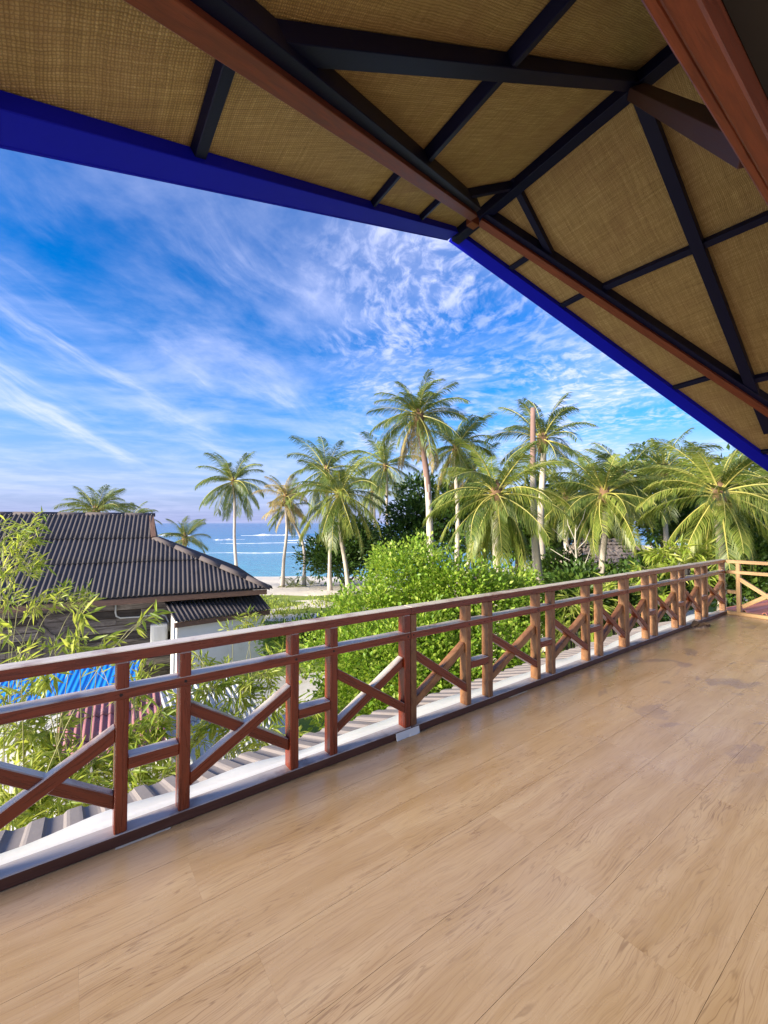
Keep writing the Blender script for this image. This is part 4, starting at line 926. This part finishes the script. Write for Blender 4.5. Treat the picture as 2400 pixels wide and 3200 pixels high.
shed('low shed with bright blue corrugated roof below the old plank house', 'blue_shed', ((-60, 2215), (420, 2150), (300, 2060)), -2.1, -1.75, M_BLUEROOF, .11, -3, 1)
shed('low shed with faded pink-red corrugated roof next to the bamboo', 'pink_shed', ((150, 2420), (520, 2330), (300, 2180)), -1.9, -1.55, M_PINKROOF, .11, -3, 3)
shed('low shed with pale grey corrugated roof behind the bamboo', 'grey_shed', ((560, 2440), (900, 2330), (700, 2110)), -2.3, -1.9, M_PALEROOF, .11, -3, 2)

# ------------------------------------------------------------------ bamboo
def bamboo(label, sprays, seed, base=None, lw=0.034, ll=0.21, mat=M_BAMBOO, dens=1.0):
    rng = np.random.default_rng(seed); r = random.Random(seed)
    C = [at(x, y, t) for x, y, t, *_ in sprays]; c0 = np.mean(C, 0) if base is None else np.array(base)
    root = empty('bamboo_plant', (float(c0[0]), float(c0[1]), -3.0), 0, label, 'bamboo'); bpy.context.view_layer.update()
    V, Fc = [], []; Ps, Ds, Ls_ = [], [], []
    for (x, y, t, rad, nl), c in zip(sprays, C):
        b = np.array([c0[0] + r.uniform(-.35, .35), c0[1] + r.uniform(-.25, .25), -3.02]); k = 9; pts = []
        for i in range(k + 1):
            u = i / k; p = b + (c - b) * np.array([u ** 1.7, u ** 1.7, 1 - (1 - u) ** 1.35]); pts.append(p)
        v, f = tube(pts, list(np.linspace(.009, .003, k + 1)), 5); o = len(V); V += v; Fc += [tuple(i + o for i in q) for q in f]
        ntw = max(3, int(nl / 7 * dens * 1.5))
        for j in range(ntw):
            d = rng.normal(size=3); d[2] = d[2] * .6 + .1; d /= np.linalg.norm(d); st = c - (c - pts[-3]) * r.random() * .8; en_ = c + d * rad * r.uniform(.4, 1.05) - np.array([0, 0, rad * .15])
            mid = (st + en_) / 2 + np.array([0, 0, .08 * rad]); v, f = tube([st, mid, en_], [.004, .003, .0015], 3, False); o = len(V); V += v; Fc += [tuple(i + o for i in q) for q in f]
            td = en_ - st; td /= np.linalg.norm(td)
            for q in range(7):
                u = r.uniform(.35, 1.0); Ps.append(st + (en_ - st) * u + rng.normal(size=3) * .02); Ds.append(td * .8 + rng.normal(size=3) * .5 + np.array([0, 0, -.45])); Ls_.append(ll * r.uniform(.6, 1.35))
    adopt(link('culms', pydata('culms', V, Fc, True), M_CULM), root)
    Ls_ = np.array(Ls_); adopt(leaves('foliage', np.array(Ps), np.array(Ds), Ls_, Ls_ * lw / .20 * 1.0, mat, None, rng, .15), root); return root
bamboo('tall arching bamboo reaching over the edge of the dark neighbour roof', [(60, 1680, 6.5, .30, 60), (100, 1625, 6.6, .26, 45), (20, 1760, 6.4, .34, 60), (30, 1850, 6.3, .30, 50), (130, 1865, 6.4, .26, 45), (205, 1850, 6.5, .24, 45), (275, 1850, 6.6, .20, 30), (90, 1745, 6.5, .25, 40), (20, 1640, 6.2, .25, 30)], 1, base=at(-30, 2300, 6.3), ll=.19)
bamboo('thin bamboo shoots with long leaves rising in front of the plank wall', [(240, 1905, 4.6, .14, 14), (250, 1985, 4.8, .24, 34), (170, 1985, 4.8, .16, 16), (60, 2030, 4.6, .12, 8), (472, 1916, 5.0, .08, 4), (320, 2000, 5, .12, 8), (25, 1940, 4.6, .15, 10), (130, 2090, 4.5, .2, 20)], 2, base=at(150, 2600, 4.8), ll=.21)
bamboo('dense leafy bamboo directly below the first railing section', [(50, 2270, 5.0, .38, 130), (150, 2260, 5.2, .34, 110), (60, 2390, 4.8, .38, 120), (200, 2350, 5.0, .32, 90), (110, 2460, 4.6, .34, 110), (250, 2440, 4.8, .30, 90), (300, 2370, 5.2, .25, 60), (20, 2520, 4.3, .30, 80), (180, 2520, 4.4, .25, 60), (10, 2180, 5.0, .28, 60), (60, 2140, 5.0, .2, 30)], 3, base=at(100, 2800, 4.8))
bamboo('leafy bamboo between the pink roof and the grey lean-to roof', [(420, 2270, 5.4, .28, 80), (480, 2330, 5.3, .30, 90), (400, 2400, 5.0, .30, 90), (500, 2230, 5.6, .26, 70), (340, 2450, 4.9, .25, 60), (440, 2110, 5.8, .24, 50), (410, 2170, 5.8, .22, 50), (520, 2420, 5.0, .22, 50), (440, 2460, 4.8, .22, 50), (300, 2060, 5.8, .15, 20), (390, 2060, 5.9, .15, 20)], 4, base=at(430, 2750, 5.2))
bamboo('bushy bamboo beside the big light green shrub', [(640, 2140, 6.4, .32, 90), (700, 2090, 6.6, .32, 90), (760, 2150, 6.4, .32, 90), (660, 2240, 6.1, .32, 90), (730, 2260, 6.0, .30, 80), (820, 2100, 6.6, .30, 80), (850, 2190, 6.4, .28, 70), (600, 2310, 5.8, .24, 50), (740, 2350, 5.8, .26, 50), (880, 2040, 6.8, .24, 50), (620, 2050, 6.6, .22, 40), (560, 2170, 6.3, .24, 40), (820, 2290, 6, .22, 40), (940, 2200, 6.2, .26, 60), (930, 2290, 6.0, .24, 50)], 5, base=at(720, 2700, 6.2))
bamboo('bamboo sprig standing against the white lean-to wall', [(765, 1930, 8.5, .25, 40), (730, 1965, 8.4, .22, 30), (800, 1960, 8.5, .22, 30)], 6, base=at(770, 2300, 8.4))
bamboo('pale green bamboo thicket behind the far railing corner', [(2060, 1720, 11, .40, 90), (2120, 1705, 11, .42, 100), (2180, 1730, 11, .42, 100), (2240, 1745, 11, .36, 70), (2010, 1770, 10.6, .34, 60), (2300, 1750, 11, .3, 50), (2110, 1770, 10.5, .4, 90), (2200, 1790, 10.5, .35, 60), (2050, 1850, 10, .3, 50)], 7, base=at(2130, 2100, 10.8), ll=.30, lw=.034)
bamboo('pale bamboo seen through the middle of the far railing', [(1780, 1880, 9.4, .34, 70), (1850, 1870, 9.6, .34, 70), (1900, 1820, 10, .34, 60), (1950, 1900, 9.6, .3, 50), (1760, 1950, 9, .3, 60), (1830, 1960, 9, .3, 50), (1980, 1820, 10, .28, 40), (1680, 1960, 9, .25, 40)], 8, base=at(1850, 2150, 9.6), ll=.26)
# bare sapling
sb = at(1800, 1800, 13); sbr = [np.array([sb[0], sb[1], -3.0])] + [at(x, y, 13) for x, y in ((1800, 1800), (1801, 1740), (1797, 1690), (1800, 1640))]
V, Fc = tube(sbr, [.05, .04, .032, .022, .012], 6)
for br in (((1800, 1745), (1775, 1700), (1745, 1670), (1725, 1650)), ((1800, 1720), (1830, 1690), (1850, 1640), (1853, 1600)), ((1800, 1760), (1760, 1740), (1720, 1715)), ((1798, 1690), (1775, 1640), (1770, 1600)), ((1815, 1790), (1835, 1745), (1850, 1700)), ((1800, 1660), (1822, 1620), (1830, 1590))):
    v, f = tube([at(x, y, 13 + .15 * i) for i, (x, y) in enumerate(br)], list(np.linspace(.018, .006, len(br))), 5); o = len(V); V += v; Fc += [tuple(i + o for i in q) for q in f]
tag(link('sapling', pydata('sapling', V, Fc, True), M_TWIG), 'leafless pale sapling with thin branches in front of the dark trees', 'tree')

# ------------------------------------------------------------------ thatched hut behind the palms
hc = at(1925, 1720, 20); th = empty('thatched_hut', (float(hc[0]), float(hc[1]), -3), 0, 'hut with greyish thatched roof half hidden behind the palms', 'hut'); bpy.context.view_layer.update()
def hp(l, fw_, z): p = hc + R * l + FH * fw_; return (p[0], p[1], z)
zt, ze = .75, -.55
V = [hp(-2.3, -1.6, ze), hp(1.7, -1.6, ze), hp(1.7, 2.4, ze), hp(-2.3, 2.4, ze), hp(-1.4, .4, zt), hp(.6, .4, zt)]
nb_ = 26
Vt, Ft = [], []; rr_ = random.Random(2)
def thatch(a, b, c, d):
    a, b, c, d = map(np.array, (a, b, c, d)); n = 30; rows = 9; o = len(Vt)
    nrm = np.cross(b - a, d - a); nrm = nrm / np.linalg.norm(nrm); nrm = nrm if nrm[2] > 0 else -nrm
    for j in range(rows):
        for e_, lift in ((0, .09), (1, .02)):
            for i in range(n + 1):
                u = i / n; v_ = (j + e_ * 1.05) / rows; p = (a * (1 - u) + b * u) * (1 - v_) + (d * (1 - u) + c * u) * v_; Vt.append(p + nrm * (lift + rr_.uniform(-.03, .03)) - (np.array([0, 0, rr_.uniform(0, .06)]) if e_ == 0 else 0))
        bs = o + j * 2 * (n + 1)
        for i in range(n): Ft.append((bs + i, bs + i + 1, bs + n + 2 + i, bs + n + 1 + i))
thatch(V[0], V[1], V[5], V[4]); thatch(V[1], V[2], V[5], V[5]); thatch(V[2], V[3], V[4], V[5]); thatch(V[3], V[0], V[4], V[4])
adopt(link('roof', pydata('roof', Vt, Ft), M_THATCH), th)
adopt(link('wall', pydata('wall', [hp(*q) for q in ((-2, -1.2, -3), (1.4, -1.2, -3), (1.4, 2, -3), (-2, 2, -3), (-2, -1.2, -.5), (1.4, -1.2, -.5), (1.4, 2, -.5), (-2, 2, -.5))], [(0, 1, 5, 4), (1, 2, 6, 5), (2, 3, 7, 6), (3, 0, 4, 7)]), M_FASCIA), th)
wc = at(2024, 1725, 20.5); wb = empty('white_cottage', (float(wc[0]), float(wc[1]), -3), 0, 'white gabled cottage wall beside the thatched hut', 'cottage'); bpy.context.view_layer.update()
def wp(l, fw_, z): p = wc + R * l + FH * fw_; return (p[0], p[1], z)
adopt(link('wall', pydata('wall', [wp(-.9, 0, -3), wp(.9, 0, -3), wp(.9, 0, -.9), wp(0.1, 0, .35), wp(-.9, 0, -.9), wp(-.9, 3, -3), wp(.9, 3, -3), wp(.9, 3, -.9), wp(.1, 3, .35), wp(-.9, 3, -.9)], [(0, 1, 2, 3, 4), (9, 8, 7, 6, 5), (1, 6, 7, 2), (0, 4, 9, 5)]), M_WALL), wb)
for a_, b_ in ((-1.15, .1), (.1, 1.1)):
    z1_, z2_ = (-1.2, .42) if a_ < 0 else (.42, -1.15)
    o = link('roof', pydata('roof', [wp(a_, -.2, z1_), wp(b_, -.2, z2_), wp(b_, 3.2, z2_), wp(a_, 3.2, z1_)], [(0, 1, 2, 3)]), M_PALEROOF); o.modifiers.new('t', 'SOLIDIFY').thickness = .05; adopt(o, wb)
w2 = at(1725, 1730, 27); wb2 = empty('white_shed', (float(w2[0]), float(w2[1]), -3), 0, 'small white shed wall glimpsed behind the dead palm trunk', 'shed'); bpy.context.view_layer.update()
def wp2(l, fw_, z): p = w2 + R * l + FH * fw_; return (p[0], p[1], z)
adopt(link('wall', pydata('wall', [wp2(*q) for q in ((-.8, 0, -3), (.8, 0, -3), (.8, 2, -3), (-.8, 2, -3), (-.8, 0, -.1), (.8, 0, -.1), (.8, 2, .3), (-.8, 2, .3))], [(0, 1, 5, 4), (1, 2, 6, 5), (2, 3, 7, 6), (3, 0, 4, 7)]), M_WALL), wb2)
o = link('roof', pydata('roof', [wp2(-1, -.2, -.12), wp2(1, -.2, -.12), wp2(1, 2.2, .36), wp2(-1, 2.2, .36)], [(0, 1, 2, 3)]), M_CEMENT); o.modifiers.new('t', 'SOLIDIFY').thickness = .05; adopt(o, wb2)

# ------------------------------------------------------------------ grass on the lawn
rng = np.random.default_rng(7); n = 16000
la = rng.uniform(-12, 12, n); fw = 12 + 15.5 * rng.random(n) ** .8
keep = np.sin(la * 1.3 + fw * .7) + np.sin(fw * 1.1 - la * .4) + rng.normal(size=n) * .7 > -.6; la, fw = la[keep], fw[keep]; n = len(la)
P = R[None] * la[:, None] + FH[None] * fw[:, None]; P[:, 2] = -2.99
ok = (fw < 26.2) & ~((la < -1) & (fw < 15)); P = P[ok]; n = len(P)
L = rng.uniform(.10, .26, n); gr = leaves('grass', P, rng.normal(size=(n, 3)) * .5 + np.array([0, 0, 1]), L, L * .35, M_GRASS, None, rng, .1)
tag(gr, 'short patchy grass on the lawn towards the beach', 'grass', kind='stuff')

# ------------------------------------------------------------------ small things on the balcony
def slip(label, x0, x1, q0, q1, z, mat, th=.003, tilt=0):
    bm = bmesh.new(); nn = 8; r = random.Random(int(x0 * 100)); rows = []
    for i in range(nn + 1):
        x = x0 + (x1 - x0) * i / nn; rows.append([bm.verts.new((x + r.uniform(-.003, .003), q0 + r.uniform(-.003, .003), z + .001)), bm.verts.new((x, (q0 + q1) / 2, z + .002 + tilt * .5)), bm.verts.new((x, q1, z + .002 + tilt))])
    for i in range(nn):
        for k in (0, 1): bm.faces.new((rows[i][k], rows[i + 1][k], rows[i + 1][k + 1], rows[i][k + 1]))
    me = bpy.data.meshes.new('paper_strip'); bm.to_mesh(me); bm.free(); o = link('paper_strip', me, mat); o.modifiers.new('t', 'SOLIDIFY').thickness = th
    return tag(o, label, 'paper')
a, b = onz(361, 2655, 0), onz(535, 2592, 0); slip('thin white paper strip sticking out under the sill near the first upright', float(a[0]), float(b[0]), D - .012, D - .001, 0.0, M_PAPER)
a, b = onz(1240, 2318, 0), onz(1312, 2290, 0); slip('small folded white paper leaning on the sill at the double upright', float(a[0]), float(b[0]), D - .016, D - .004, 0.0, M_PAPER2, .002, .046)
a, b = onz(1590, 2180, 0), onz(1645, 2158, 0); slip('narrow white paper strip under the sill in front of the shrub', float(a[0]), float(b[0]), D - .014, D - .001, 0.0, M_PAPER)
# dry leaf
dl = onz(2155, 1958, 0); bm = bmesh.new(); r = random.Random(6); gn = 9; g_ = [[None] * gn for _ in range(gn)]
for i in range(gn):
    for j in range(gn):
        u, v_ = i / (gn - 1) * 2 - 1, j / (gn - 1) * 2 - 1; w_ = 1 - u * u * .85
        g_[i][j] = bm.verts.new((u * .15, v_ * .075 * w_, .012 + .05 * abs(v_) * w_ + .02 * math.sin(u * 5 + v_ * 3) + r.uniform(0, .014) + .015))
for i in range(gn - 1):
    for j in range(gn - 1): bm.faces.new((g_[i][j], g_[i + 1][j], g_[i + 1][j + 1], g_[i][j + 1]))
me = bpy.data.meshes.new('dry_leaf'); bm.to_mesh(me); bm.free()
o = link('dry_leaf', me, paint('dry_leaf_brown', (0.16, 0.10, 0.06), rough=.9, mott=.6, scale=20)); o.location = (float(dl[0]), D - .10, 0.0); o.rotation_euler = (0, 0, -.5); tag(o, 'curled brown dry leaf on the floor against the railing sill', 'leaf')
# small black spotlight on the outside of the railing
sp = ony(2147, 1785, D + .13); so = empty('spotlight', tuple(map(float, sp)), 0, 'small black spotlight fixed outside the far railing section', 'spotlight')
box('head', (-.045, -.03, -.06), (.045, .05, .06), M_DARK, so, .012); box('mount', (-.012, -.047, -.02), (.012, -.031, .02), M_DARK, so, .002)
